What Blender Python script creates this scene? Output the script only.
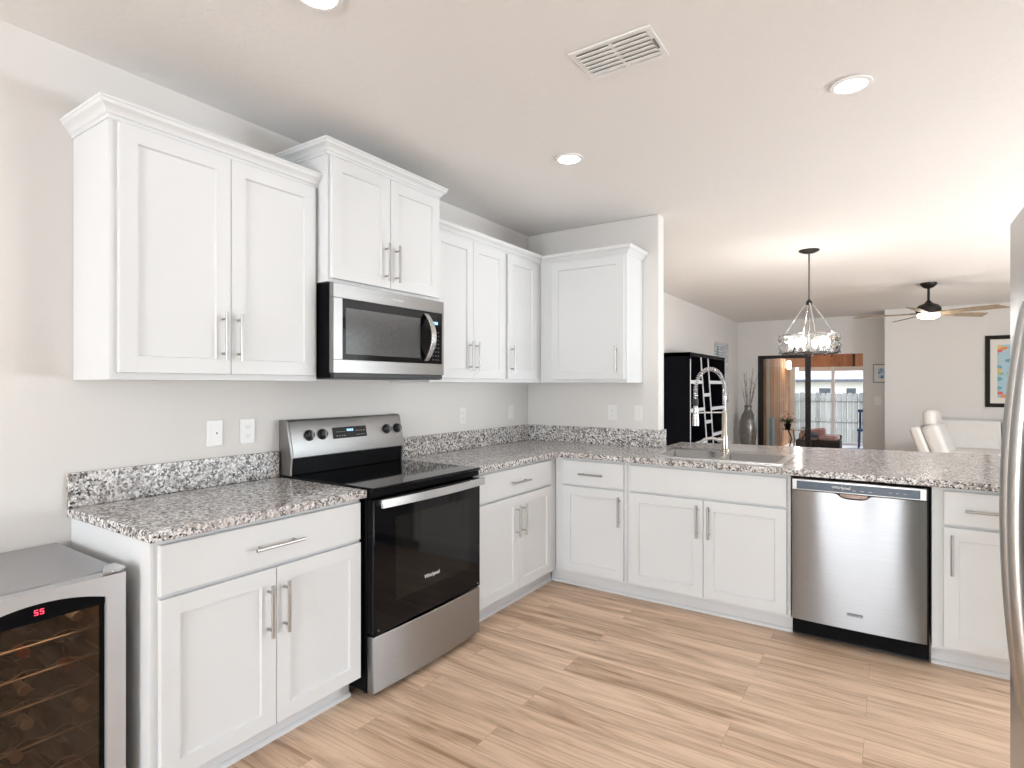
import bpy, bmesh, math, random
from mathutils import Vector, Matrix
random.seed(7)
PI = math.pi
for o in list(bpy.data.objects): bpy.data.objects.remove(o, do_unlink=True)
SC = bpy.context.scene
COL = SC.collection

# ------------------------------------------------------------------ camera
FPX, YAW = 567.7, 0.5887
cam = bpy.data.cameras.new('camera'); cam.sensor_width = 36.0; cam.sensor_fit = 'HORIZONTAL'
cam.lens = 36.0*FPX/1024.0; cam.shift_y = 1.5/1024.0; cam.clip_start = 0.03; cam.clip_end = 300
cam_ob = bpy.data.objects.new('camera', cam); COL.objects.link(cam_ob)
cam_ob.location = (2.5265, -4.02, 1.364); cam_ob.rotation_euler = (PI/2, 0, YAW)
SC.camera = cam_ob

# ------------------------------------------------------------------ colour management, sky, sun, daylight, added fills
SC.view_settings.view_transform = 'Standard'; SC.view_settings.look = 'None'
SC.view_settings.exposure = 0.33; SC.view_settings.gamma = 1.0
SC.view_settings.use_curve_mapping = False
world = bpy.data.worlds.new('world'); SC.world = world; world.use_nodes = True
wn = world.node_tree; wn.nodes.clear()
wo = wn.nodes.new('ShaderNodeOutputWorld'); wb = wn.nodes.new('ShaderNodeBackground'); ws = wn.nodes.new('ShaderNodeTexSky')
ws.sky_type = 'NISHITA'; ws.sun_elevation = math.radians(48); ws.sun_rotation = math.radians(200); ws.sun_disc = False
ws.air_density = 1.0; ws.dust_density = 2.0; ws.ozone_density = 1.0
wb.inputs['Strength'].default_value = 0.42
wn.links.new(ws.outputs[0], wb.inputs[0]); wn.links.new(wb.outputs[0], wo.inputs[0])

def sun(name, energy, elev, azim, angle=2.0):
    l = bpy.data.lights.new(name, 'SUN'); l.energy = energy; l.angle = math.radians(angle); l.color = (1, .96, .9)
    o = bpy.data.objects.new(name, l); COL.objects.link(o)
    e, a = math.radians(elev), math.radians(azim)
    d = Vector((math.cos(e)*math.cos(a), math.cos(e)*math.sin(a), math.sin(e)))
    o.rotation_euler = d.to_track_quat('Z', 'Y').to_euler(); return o
sun('sun', 2.6, 50, 60)

def area(name, loc, target, sx, sy, energy, color=(1, 1, 1), spread=180):
    l = bpy.data.lights.new(name, 'AREA'); l.shape = 'RECTANGLE'; l.size = sx; l.size_y = sy; l.energy = energy
    l.color = color; l.spread = math.radians(spread)
    o = bpy.data.objects.new(name, l); COL.objects.link(o); o.location = loc
    o.rotation_euler = (Vector(loc)-Vector(target)).to_track_quat('Z', 'Y').to_euler(); return o
# daylight through the unseen rear door, plus added fill lamps that brighten the room
area('daylight_rear_door', (2.25, -9.59, 1.25), (2.25, 0, 1.25), 1.7, 2.2, 135, (.84, .92, 1))
area('rear_ceiling_fill', (2.25, -9.58, 1.25), (2.2, -7.2, 4.7), 1.7, 2.2, 155, (.86, .93, 1))  # added uplight at the rear opening, brightens the ceiling
area('living_side_fill', (6.46, 1.3, 1.35), (0, .8, 1.5), 3.8, 2.0, 32, (.90, .955, 1))  # added side fill; its window is unseen and placed for even light
area('living_ceiling_fill', (6.44, 1.3, .75), (3.2, .8, 4.0), 3.8, 1.0, 165, (.88, .945, 1))  # added uplight from the living side, brightens the kitchen ceiling

# ------------------------------------------------------------------ material helpers
M = {}
def mat(name):
    m = bpy.data.materials.new(name); m.use_nodes = True; M[name] = m
    nt = m.node_tree; p = nt.nodes['Principled BSDF']; return m, nt, p
def N(nt, kind, **kw):
    n = nt.nodes.new('ShaderNode'+kind)
    for k, v in kw.items():
        if k in n.inputs: n.inputs[k].default_value = v
        else: setattr(n, k, v)
    return n
def L(nt, a, b): nt.links.new(a, b)
def coords(nt, scale=(1, 1, 1), kind='Object', rot=(0, 0, 0)):
    t = N(nt, 'TexCoord'); mp = N(nt, 'Mapping'); mp.inputs['Scale'].default_value = scale; mp.inputs['Rotation'].default_value = rot
    L(nt, t.outputs[kind], mp.inputs[0]); return mp.outputs[0]
def ramp(nt, fac, stops, interp='LINEAR'):
    r = N(nt, 'ValToRGB'); r.color_ramp.interpolation = interp
    e = r.color_ramp.elements
    while len(e) > 1: e.remove(e[-1])
    e[0].position = stops[0][0]; e[0].color = (*stops[0][1], 1)
    for p, c in stops[1:]:
        x = e.new(p); x.color = (*c, 1)
    L(nt, fac, r.inputs[0]); return r.outputs[0]
def mix(nt, fac, a, b, mode='MIX'):
    n = N(nt, 'Mix'); n.data_type = 'RGBA'; n.blend_type = mode
    for s, v in ((n.inputs[0], fac), (n.inputs[6], a), (n.inputs[7], b)):
        if isinstance(v, (int, float)): s.default_value = v
        elif isinstance(v, tuple): s.default_value = (*v, 1)
        else: L(nt, v, s)
    return n.outputs[2]
def bump(nt, p, h, strength=.2, dist=.002):
    b = N(nt, 'Bump'); b.inputs['Strength'].default_value = strength; b.inputs['Distance'].default_value = dist
    L(nt, h, b.inputs['Height']); L(nt, b.outputs[0], p.inputs['Normal'])
def simple(name, col, rough=.5, metal=0, var=.04, nscale=6, bstr=0, bscale=200, coat=0, spec=.5, emit=None, estr=0):
    """a plain finish with a little procedural mottling"""
    m, nt, p = mat(name)
    nz = N(nt, 'TexNoise', Scale=nscale, Detail=3.0); L(nt, coords(nt), nz.inputs['Vector'])
    lo = tuple(max(0, c*(1-var)) for c in col); hi = tuple(min(1, c*(1+var)) for c in col)
    L(nt, ramp(nt, nz.outputs[0], [(.3, lo), (.7, hi)]), p.inputs['Base Color'])
    p.inputs['Roughness'].default_value = rough; p.inputs['Metallic'].default_value = metal
    p.inputs['Coat Weight'].default_value = coat; p.inputs['Coat Roughness'].default_value = .03
    p.inputs['Specular IOR Level'].default_value = spec
    if bstr:
        b = N(nt, 'TexNoise', Scale=bscale, Detail=2.0); L(nt, coords(nt), b.inputs['Vector']); bump(nt, p, b.outputs[0], bstr, .002)
    if emit: p.inputs['Emission Color'].default_value = (*emit, 1); p.inputs['Emission Strength'].default_value = estr
    return m
def steel(name, col, rough, axis, amount=.03, aniso=.0):
    """brushed metal, grain running along the given axis"""
    m, nt, p = mat(name)
    s = [260.0, 260.0, 260.0]; s[axis] = 2.0
    nz = N(nt, 'TexNoise', Scale=1.0, Detail=1.0); L(nt, coords(nt, tuple(s)), nz.inputs['Vector'])
    L(nt, ramp(nt, nz.outputs[0], [(.3, tuple(c*.97 for c in col)), (.7, tuple(min(1, c*1.03) for c in col))]), p.inputs['Base Color'])
    p.inputs['Roughness'].default_value = rough; p.inputs['Metallic'].default_value = 1
    if aniso:
        p.inputs['Anisotropic'].default_value = aniso
        t = N(nt, 'CombineXYZ'); t.inputs[2].default_value = 1.0; L(nt, t.outputs[0], p.inputs['Tangent'])
    return m

WALLC = (.775, .75, .722)
def wallmat(name, col, bscale, bstr, rough=.85):
    m, nt, p = mat(name); v = coords(nt)
    n1 = N(nt, 'TexNoise', Scale=1.2, Detail=2.0); L(nt, v, n1.inputs['Vector'])
    L(nt, ramp(nt, n1.outputs[0], [(.3, tuple(c*.985 for c in col)), (.7, col)]), p.inputs['Base Color'])
    n2 = N(nt, 'TexNoise', Scale=bscale, Detail=4.0, Roughness=.6); L(nt, v, n2.inputs['Vector'])
    bump(nt, p, n2.outputs[0], bstr, .004); p.inputs['Roughness'].default_value = rough
    p.inputs['Specular IOR Level'].default_value = .25
wallmat('wall_paint', WALLC, 90, .12)
def ceilmat():
    m, nt, p = mat('ceiling_paint'); v = coords(nt)
    n1 = N(nt, 'TexNoise', Scale=28, Detail=5.0, Roughness=.62); L(nt, v, n1.inputs['Vector'])
    r = ramp(nt, n1.outputs[0], [(.42, (0, 0, 0)), (.58, (1, 1, 1))])
    bump(nt, p, r, .22, .004)
    n2 = N(nt, 'TexNoise', Scale=.8, Detail=2.0); L(nt, v, n2.inputs['Vector'])
    L(nt, ramp(nt, n2.outputs[0], [(.3, (.855, .835, .815)), (.7, (.87, .85, .83))]), p.inputs['Base Color'])
    p.inputs['Roughness'].default_value = .9; p.inputs['Specular IOR Level'].default_value = .15
ceilmat()

def floormat():
    m, nt, p = mat('oak_plank'); v = coords(nt)
    br = N(nt, 'TexBrick'); br.offset = .37; br.offset_frequency = 2; br.squash = 1
    br.inputs['Color1'].default_value = (0, 0, 0, 1); br.inputs['Color2'].default_value = (1, 1, 1, 1); br.inputs['Mortar'].default_value = (.5, .5, .5, 1)
    br.inputs['Scale'].default_value = 1; br.inputs['Brick Width'].default_value = 1.22; br.inputs['Row Height'].default_value = .18
    br.inputs['Mortar Size'].default_value = .0007; br.inputs['Mortar Smooth'].default_value = .3
    L(nt, v, br.inputs['Vector'])
    # per-plank shift of the grain
    sep = N(nt, 'SeparateXYZ'); L(nt, v, sep.inputs[0])
    rnd = N(nt, 'RGBToBW'); L(nt, br.outputs['Color'], rnd.inputs[0])
    mul = N(nt, 'Math', operation='MULTIPLY'); mul.inputs[1].default_value = 37.0; L(nt, rnd.outputs[0], mul.inputs[0])
    comb = N(nt, 'CombineXYZ'); L(nt, mul.outputs[0], comb.inputs[2])
    add = N(nt, 'VectorMath', operation='ADD'); L(nt, v, add.inputs[0]); L(nt, comb.outputs[0], add.inputs[1])
    def grain(sx, sy, scale, det, dist):
        mp = N(nt, 'Mapping'); mp.inputs['Scale'].default_value = (sx, sy, 1); L(nt, add.outputs[0], mp.inputs[0])
        n = N(nt, 'TexNoise', Scale=scale, Detail=det, Roughness=.6, Distortion=dist); L(nt, mp.outputs[0], n.inputs['Vector']); return n.outputs[0]
    g1 = grain(.8, 9, 1.6, 6.0, .9)
    g2 = grain(1.2, 40, 2.5, 5.0, .3)
    base = ramp(nt, g1, [(.30, (.40, .25, .155)), (.41, (.63, .435, .298)), (.53, (.80, .585, .42)), (.72, (.90, .69, .515))])
    fine = ramp(nt, g2, [(.32, (.70, .65, .60)), (.52, (1, 1, 1))])
    c = mix(nt, .85, base, fine, 'MULTIPLY')
    tone = ramp(nt, rnd.outputs[0], [(0, (.90, .885, .87)), (1, (1.0, 1.0, 1.0))])
    c = mix(nt, 1.0, c, tone, 'MULTIPLY')
    c = mix(nt, br.outputs['Fac'], c, (.33, .21, .125))
    L(nt, c, p.inputs['Base Color'])
    p.inputs['Roughness'].default_value = .38; p.inputs['Specular IOR Level'].default_value = .35
    bump(nt, p, g2, .08, .001)
floormat()

def granite():
    m, nt, p = mat('granite'); v = coords(nt)
    nz = N(nt, 'TexNoise', Scale=45, Detail=3.0); L(nt, v, nz.inputs['Vector'])
    dv = N(nt, 'VectorMath', operation='SCALE'); L(nt, nz.outputs['Color'], dv.inputs[0]); dv.inputs['Scale'].default_value = .007
    ad = N(nt, 'VectorMath', operation='ADD'); L(nt, v, ad.inputs[0]); L(nt, dv.outputs[0], ad.inputs[1])
    def cells(scale):
        vo = N(nt, 'TexVoronoi', Scale=scale); vo.feature = 'F1'; L(nt, ad.outputs[0], vo.inputs['Vector'])
        bw = N(nt, 'SeparateColor'); L(nt, vo.outputs['Color'], bw.inputs[0]); return bw.outputs[0]
    big = cells(90); sm = cells(210)
    cb = ramp(nt, big, [(0, (.03, .028, .028)), (.15, (.13, .115, .108)), (.25, (.33, .305, .295)), (.42, (.55, .53, .515)), (.62, (.76, .745, .73)), (.90, (.40, .32, .275))], 'CONSTANT')
    cs = ramp(nt, sm, [(0, (.03, .028, .028)), (.20, (.30, .28, .27)), (.4, (.58, .56, .545)), (.72, (.84, .825, .81))], 'CONSTANT')
    pn = N(nt, 'TexNoise', Scale=7, Detail=3.0); L(nt, v, pn.inputs['Vector'])
    c = mix(nt, .30, cb, cs)
    sp = N(nt, 'Math', operation='LESS_THAN'); sp.inputs[1].default_value = .17; L(nt, cells(140), sp.inputs[0])
    c = mix(nt, sp.outputs[0], c, (.025, .023, .023))
    wp = N(nt, 'Math', operation='GREATER_THAN'); wp.inputs[1].default_value = .82; L(nt, cells(125), wp.inputs[0])
    c = mix(nt, wp.outputs[0], c, (.86, .85, .84))
    c = mix(nt, ramp(nt, pn.outputs[0], [(.38, (0, 0, 0)), (.68, (.34, .34, .34))]), c, (.41, .35, .32))
    L(nt, c, p.inputs['Base Color']); p.inputs['Roughness'].default_value = .15; p.inputs['Specular IOR Level'].default_value = .5
granite()

simple('cabinet_white', (.735, .745, .75), .45, var=.008, nscale=3, spec=.3)
simple('toe_white', (.74, .745, .755), .5, var=.01)
simple('plastic_white', (.86, .85, .83), .35, var=.01)
steel('steel_y', (.37, .366, .362), .34, 0, aniso=.8); steel('steel_x', (.26, .26, .265), .33, 0, aniso=.92); steel('steel_fridge', (.40, .41, .43), .30, 0, aniso=.7)
steel('nickel', (.48, .47, .455), .32, 2); steel('steel_bright', (.60, .60, .60), .26, 0)
simple('chrome', (.58, .58, .59), .15, 1, .01)
simple('brushed_gold_nickel', (.50, .44, .365), .25, 1, .02)
simple('black_enamel', (.006, .006, .007), .25, 0, .1, spec=.05)
simple('black_glass', (.004, .004, .005), .05, 0, .1, spec=.24)
simple('oven_window', (.012, .011, .010), .06, 0, .1, spec=.3)
simple('microwave_window', (.075, .075, .075), .12, 0, .1, nscale=60, spec=.6)
simple('black_plastic', (.02, .02, .021), .45, 0, .1)
simple('console_blue', (.045, .07, .105), .22, 0, .1)
simple('pocket_reflection', (.16, .12, .10), .15, .8, .3, nscale=30)  # brown reflection in the recessed pocket, put into the colour
simple('knob_grey', (.16, .17, .18), .3, .6, .05)
simple('display_blue', (.02, .05, .1), .3, emit=(.35, .68, 1), estr=1.5)
simple('display_red', (.1, .01, .02), .3, emit=(1, .06, .12), estr=2.0)
simple('cooler_top', (.40, .40, .415), .33, .75, .03, nscale=3)
simple('cooler_frame', (.56, .565, .58), .45, .6, .02)
simple('cooler_inside_reflection', (.20, .14, .09), .6, 0, .15)  # brown stands in for the wood floor reflected in the door glass
simple('wire', (.72, .68, .62), .3, .9, .02)
simple('bottle_green', (.035, .05, .022), .08, 0, .2); simple('bottle_dark', (.03, .018, .012), .08, 0, .2)
simple('foil_red', (.50, .10, .07), .35, .3, .1); simple('foil_silver', (.68, .67, .66), .3, .7, .05); simple('foil_black', (.03, .03, .035), .3, .3, .1)
simple('foil_gold', (.55, .42, .2), .3, .7, .1); simple('foil_blue', (.12, .17, .32), .3, .5, .1)
simple('bronze_black', (.022, .020, .019), .4, .5, .1); simple('bronze_grey', (.15, .145, .14), .35, .8, .06)
simple('shelf_black', (.005, .005, .008), .5, 0, .2, nscale=4, spec=.05); simple('shelf_edge', (.72, .74, .77), .35, 0, .02)
simple('vase_grey', (.19, .175, .16), .2, .35, .25, nscale=14, coat=.4); simple('twig', (.20, .165, .14), .8, 0, .15)
simple('leather_white', (.80, .775, .735), .42, 0, .02, nscale=9, bstr=.12, bscale=120)
simple('seam_dark', (.11, .10, .09), .7, 0, .05)
simple('frame_black', (.010, .009, .008), .4, 0, .1, spec=.15); simple('mat_cream', (.83, .80, .745), .8, 0, .01); simple('frame_grey', (.26, .28, .26), .4, .2, .1)
simple('door_black', (.018, .016, .016), .4, .3, .1)
simple('blind_white', (.90, .90, .90), .5, 0, .01); M['blind_white'].node_tree.nodes['Principled BSDF'].inputs['Transmission Weight'].default_value = .35; M['blind_white'].node_tree.nodes['Principled BSDF'].inputs['Roughness'].default_value = .9; simple('blind_strip_grey', (.22, .24, .27), .5, 0, .05)
simple('bulb_glow', (1, .95, .88), .4, emit=(1, .92, .80), estr=7.0)
simple('light_disc', (1, 1, .98), .4, emit=(1, .97, .93), estr=9.0)
simple('fan_light', (1, 1, .98), .4, emit=(1, .95, .86), estr=4.0)
simple('lantern_shade', (.9, .88, .84), .5, emit=(1, .93, .84), estr=.6); simple('vent_white', (.88, .875, .86), .45, 0, .01); simple('duct_grey', (.50, .49, .475), .8, 0, .05); simple('vent_dark', (.20, .19, .18), .8, 0, .1)
simple('fan_blade_wood', (.30, .235, .155), .5, 0, .2, nscale=22)
simple('concrete', (.70, .69, .67), .85, 0, .08, nscale=4, bstr=.1); simple('grass', (.36, .36, .30), .9, 0, .35, nscale=7, bstr=.5, bscale=60)
simple('porch_white', (.80, .74, .64), .6, 0, .02); simple('screen_post', (.88, .88, .86), .5, 0, .02)
simple('house_wall', (.82, .80, .75), .8, 0, .03); simple('house_roof', (.62, .64, .67), .8, 0, .1, nscale=9); simple('house_window', (.09, .11, .13), .2, 0, .2)
simple('cushion_pink', (.72, .47, .41), .9, 0, .06, bstr=.2); simple('wicker_dark', (.045, .035, .03), .7, 0, .3, nscale=60, bstr=.5, bscale=150)
simple('chair_blue', (.03, .07, .18), .5, 0, .1); simple('planter_grey', (.40, .45, .42), .7, 0, .08)
simple('leaf_green', (.07, .12, .045), .6, 0, .3); simple('petal_pink', (.72, .16, .22), .6, 0, .15)
simple('pillow_slate', (.17, .20, .24), .9, 0, .1)
def boards(name, c0, c1, c2, width, axis_rot=0, rough=.75):
    """vertical boards: one tone per board, knots and grain running up"""
    m, nt, p = mat(name); v = coords(nt, rot=(0, 0, axis_rot))
    sep = N(nt, 'SeparateXYZ'); L(nt, v, sep.inputs[0])
    dv = N(nt, 'Math', operation='DIVIDE'); dv.inputs[1].default_value = width; L(nt, sep.outputs[0], dv.inputs[0])
    fl = N(nt, 'Math', operation='FLOOR'); L(nt, dv.outputs[0], fl.inputs[0])
    wn_ = N(nt, 'TexWhiteNoise'); wn_.noise_dimensions = '1D'; L(nt, fl.outputs[0], wn_.inputs['W'])
    mp = N(nt, 'Mapping'); mp.inputs['Scale'].default_value = (22, 22, 1.6); L(nt, v, mp.inputs[0])
    g = N(nt, 'TexNoise', Scale=1.3, Detail=5.0, Distortion=.8); L(nt, mp.outputs[0], g.inputs['Vector'])
    mixv = N(nt, 'Math', operation='MULTIPLY_ADD'); mixv.inputs[1].default_value = .35; L(nt, wn_.outputs[0], mixv.inputs[0])
    sb = N(nt, 'Math', operation='MULTIPLY'); sb.inputs[1].default_value = .75; L(nt, g.outputs[0], sb.inputs[0]); L(nt, sb.outputs[0], mixv.inputs[2])
    c = ramp(nt, mixv.outputs[0], [(.25, c0), (.5, c1), (.75, c2)])
    fr = N(nt, 'Math', operation='FRACT'); L(nt, dv.outputs[0], fr.inputs[0])
    lt = N(nt, 'Math', operation='LESS_THAN'); lt.inputs[1].default_value = .06; L(nt, fr.outputs[0], lt.inputs[0])
    c = mix(nt, lt.outputs[0], c, tuple(x*.35 for x in c0))
    L(nt, c, p.inputs['Base Color']); p.inputs['Roughness'].default_value = rough
boards('cedar', (.36, .145, .06), (.62, .31, .145), (.74, .43, .23), .13, PI/2)
boards('cedar_beam', (.34, .14, .065), (.52, .25, .13), (.64, .36, .2), .9)
boards('fence_wood', (.17, .18, .165), (.26, .275, .255), (.35, .365, .34), .14)

def glass(name, tint, refl=1.0, trans=.9, rough=0.0, frost=0.0):
    m = bpy.data.materials.new(name); m.use_nodes = True; M[name] = m; nt = m.node_tree; nt.nodes.clear()
    out = N(nt, 'OutputMaterial'); tr = N(nt, 'BsdfTransparent'); gl = N(nt, 'BsdfGlossy'); mx = N(nt, 'MixShader'); fr = N(nt, 'Fresnel'); fr.inputs[0].default_value = 1.5
    nz = N(nt, 'TexNoise', Scale=3.0); L(nt, coords(nt), nz.inputs['Vector'])
    L(nt, ramp(nt, nz.outputs[0], [(.3, tuple(c*.97 for c in tint)), (.7, tint)]), tr.inputs[0])
    gl.inputs['Roughness'].default_value = rough
    mu = N(nt, 'Math', operation='MULTIPLY'); mu.inputs[1].default_value = refl; L(nt, fr.outputs[0], mu.inputs[0])
    body = tr.outputs[0]
    if frost:
        tl = N(nt, 'BsdfTranslucent'); m2 = N(nt, 'MixShader'); m2.inputs[0].default_value = frost
        L(nt, tr.outputs[0], m2.inputs[1]); L(nt, tl.outputs[0], m2.inputs[2]); body = m2.outputs[0]
    L(nt, mu.outputs[0], mx.inputs[0]); L(nt, body, mx.inputs[1]); L(nt, gl.outputs[0], mx.inputs[2]); L(nt, mx.outputs[0], out.inputs[0])
glass('clear_glass', (.97, .98, .98), .9); glass('smoked_glass', (.62, .50, .40), 1.6, rough=.01); glass('table_glass', (.90, .93, .94), 1.5); glass('shade_glass', (.97, .975, .98), .8, frost=.05)

def art(name, kind):
    m, nt, p = mat(name); v = coords(nt)
    if kind == 'fish':
        mp = N(nt, 'Mapping'); mp.inputs['Scale'].default_value = (8, 1, 14); L(nt, v, mp.inputs[0])
        vo = N(nt, 'TexVoronoi', Scale=1.0); L(nt, mp.outputs[0], vo.inputs['Vector'])
        s = N(nt, 'SeparateColor'); L(nt, vo.outputs['Color'], s.inputs[0])
        pat = ramp(nt, s.outputs[0], [(0, (.80, .28, .10)), (.2, (.82, .52, .12)), (.38, (.16, .38, .50)), (.55, (.70, .16, .14)), (.72, (.35, .50, .30)), (.86, (.10, .26, .42))], 'CONSTANT')
        near = N(nt, 'Math', operation='LESS_THAN'); near.inputs[1].default_value = .45; L(nt, vo.outputs['Distance'], near.inputs[0])
        c = mix(nt, near.outputs[0], (.42, .60, .68), pat)
    else:
        n = N(nt, 'TexNoise', Scale=16.0, Detail=2.0); L(nt, v, n.inputs['Vector'])
        c = ramp(nt, n.outputs[0], [(.38, (.06, .14, .34)), (.5, (.40, .58, .75)), (.66, (.80, .85, .88))])
    L(nt, c, p.inputs['Base Color']); p.inputs['Roughness'].default_value = .6
art('art_bright', 'fish'); art('art_blue', 'blue')

# ------------------------------------------------------------------ mesh helpers
class MB:
    def __init__(s): s.v = []; s.f = []
    def add(s, vs, fs, T=None):
        b = len(s.v)
        for v in vs: s.v.append(tuple(T @ Vector(v)) if T else tuple(v))
        for f in fs: s.f.append(tuple(b+i for i in f))
        return s
    def box(s, x0, y0, z0, x1, y1, z1, T=None):
        x0, x1 = min(x0, x1), max(x0, x1); y0, y1 = min(y0, y1), max(y0, y1); z0, z1 = min(z0, z1), max(z0, z1)
        return s.add([(x0,y0,z0),(x1,y0,z0),(x1,y1,z0),(x0,y1,z0),(x0,y0,z1),(x1,y0,z1),(x1,y1,z1),(x0,y1,z1)],
                     [(0,3,2,1),(4,5,6,7),(0,1,5,4),(1,2,6,5),(2,3,7,6),(3,0,4,7)], T)
    def lathe(s, prof, c=(0,0,0), n=24, T=None, close=True):
        vs, fs = [], []
        for r, z in prof:
            for k in range(n):
                a = 2*PI*k/n; vs.append((c[0]+r*math.cos(a), c[1]+r*math.sin(a), c[2]+z))
        for i in range(len(prof)-1):
            for k in range(n):
                k2 = (k+1) % n; fs.append((i*n+k, i*n+k2, (i+1)*n+k2, (i+1)*n+k))
        if close:
            fs.append(tuple(reversed(range(n)))); fs.append(tuple((len(prof)-1)*n+k for k in range(n)))
        return s.add(vs, fs, T)
    def tube(s, pts, r, n=10, closed=False, T=None, flat=None):
        pts = [Vector(p) for p in pts]; m = len(pts)
        rs = r if isinstance(r, (list, tuple)) else [r]*m
        vs, fs = [], []; up = None
        for i, p in enumerate(pts):
            a = pts[i-1] if (i or closed) else p; b = pts[(i+1) % m] if (i < m-1 or closed) else p
            t = (b-a).normalized()
            if up is None:
                up = t.orthogonal().normalized()
            up = (up-t*up.dot(t))
            up = up.normalized() if up.length > 1e-6 else t.orthogonal().normalized()
            w = t.cross(up)
            for k in range(n):
                an = 2*PI*k/n; vs.append(p+(up*math.cos(an)+w*math.sin(an)*(flat or 1))*rs[i])
        for i in range(m if closed else m-1):
            j = (i+1) % m
            for k in range(n):
                k2 = (k+1) % n; fs.append((i*n+k, i*n+k2, j*n+k2, j*n+k))
        if not closed:
            fs.append(tuple(reversed(range(n)))); fs.append(tuple((m-1)*n+k for k in range(n)))
        return s.add(vs, fs, T)
    def cyl(s, p0, p1, r, n=16, r1=None): return s.tube([p0, p1], [r, r if r1 is None else r1], n)
    def prism(s, poly, axis, a, b, T=None):
        """poly in the two other axes, extruded along axis from a to b"""
        def P(u, v, w): return {'x': (w,u,v), 'y': (u,w,v), 'z': (u,v,w)}[axis]
        n = len(poly); vs = [P(u,v,a) for u, v in poly]+[P(u,v,b) for u, v in poly]
        fs = [tuple(range(n)), tuple(reversed(range(n, 2*n)))]+[(i, n+i, n+(i+1) % n, (i+1) % n) for i in range(n)]
        return s.add(vs, fs, T)
    def shaker(s, x0, x1, z0, z1, y, t=.02, fw=.058, dp=.010, c=.0015):
        """door with a recessed panel, front facing -y, its back at y"""
        def ring(i, d): return [(x0+i, y-d, z0+i), (x1-i, y-d, z0+i), (x1-i, y-d, z1-i), (x0+i, y-d, z1-i)]
        R = ring(0,0)+ring(0,t-c)+ring(c,t)+ring(fw,t)+ring(fw+.004,t-dp)
        fs = [(3,2,1,0)]
        for k in range(4):
            for i in range(4):
                j = (i+1) % 4; fs.append((k*4+i, k*4+j, k*4+4+j, k*4+4+i))
        fs.append((16,17,18,19)); return s.add(R, fs)
    def slab(s, x0, x1, z0, z1, y, t=.02, c=.003):
        def ring(i, d): return [(x0+i, y-d, z0+i), (x1-i, y-d, z0+i), (x1-i, y-d, z1-i), (x0+i, y-d, z1-i)]
        R = ring(0,0)+ring(0,t-c)+ring(c,t); fs = [(3,2,1,0)]
        for k in range(2):
            for i in range(4):
                j = (i+1) % 4; fs.append((k*4+i, k*4+j, k*4+4+j, k*4+4+i))
        fs.append((8,9,10,11)); return s.add(R, fs)
    def obj(s, name, m, parent=None, loc=(0,0,0), rz=0, bevel=0, seg=2, sub=0, smooth=True, rot=None):
        me = bpy.data.meshes.new(name); me.from_pydata([tuple(v) for v in s.v], [], s.f)
        bm = bmesh.new(); bm.from_mesh(me); bmesh.ops.recalc_face_normals(bm, faces=bm.faces); bm.to_mesh(me); bm.free()
        me.materials.append(M[m])
        o = bpy.data.objects.new(name, me); COL.objects.link(o); o.location = loc; o.rotation_euler = rot or (0,0,rz)
        if parent: o.parent = parent
        if smooth:
            me.polygons.foreach_set('use_smooth', [True]*len(me.polygons)); me.set_sharp_from_angle(angle=math.radians(32))
        if bevel:
            b = o.modifiers.new('bevel', 'BEVEL'); b.width = bevel; b.segments = seg; b.limit_method = 'ANGLE'; b.angle_limit = math.radians(32); b.harden_normals = False
        if sub:
            q = o.modifiers.new('subsurf', 'SUBSURF'); q.levels = sub; q.render_levels = sub
        return o
def tag(o, label, cat, group=None, kind=None):
    o['label'] = label; o['category'] = cat
    if group: o['group'] = group
    if kind: o['kind'] = kind
    return o
def thing(name, label, cat, loc=(0,0,0), rz=0, group=None):
    o = bpy.data.objects.new(name, None); COL.objects.link(o); o.empty_display_size = .1
    o.location = loc; o.rotation_euler = (0,0,rz); return tag(o, label, cat, group)
def struct(o, label=None):
    o['kind'] = 'structure'
    if label: o['label'] = label
    return o
def text(name, body, size, m, parent, loc, rot, depth=.0006):
    cu = bpy.data.curves.new(name, 'FONT'); cu.body = body; cu.size = size; cu.extrude = depth; cu.align_x = 'CENTER'; cu.align_y = 'CENTER'
    t = bpy.data.objects.new(name+'_curve', cu); COL.objects.link(t)
    bpy.context.view_layer.update()
    me = bpy.data.meshes.new_from_object(t.evaluated_get(bpy.context.evaluated_depsgraph_get()))
    bpy.data.objects.remove(t, do_unlink=True); me.name = name; me.materials.clear(); me.materials.append(M[m])
    o = bpy.data.objects.new(name, me); COL.objects.link(o); o.parent = parent; o.location = loc; o.rotation_euler = rot; return o

# ------------------------------------------------------------------ the room
H = 2.6115; FAR = 7.84; REAR = -9.5
struct(MB().box(-.12, REAR-.12, -.12, 6.72, FAR+.12, 0).obj('floor', 'oak_plank', smooth=False))
struct(MB().box(-.12, REAR-.12, H, 6.72, FAR+.12, H+.12).obj('ceiling', 'ceiling_paint', smooth=False))
w = MB(); Y0, Y1, Z0, Z1 = 6.0, 7.07, 1.05, 2.13
w.box(-.12, REAR, 0, 0, Y0, H).box(-.12, Y1, 0, 0, FAR+.12, H).box(-.12, Y0, 0, 0, Y1, Z0).box(-.12, Y0, Z1, 0, Y1, H)
struct(w.obj('wall_left', 'wall_paint', smooth=False))
struct(MB().box(0, 0, 0, 1.122, .115, H).obj('wall_back', 'wall_paint', bevel=.006))
struct(MB().box(1.122, 0, 0, 3.075, .115, .879).obj('wall_peninsula', 'wall_paint', smooth=False))
w = MB().box(0, FAR, 0, .371, FAR+.12, H).box(2.112, FAR, 0, 2.46, FAR+.12, H).box(.371, FAR, 1.94, 2.112, FAR+.12, H)
struct(w.obj('wall_far', 'wall_paint', smooth=False))
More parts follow.
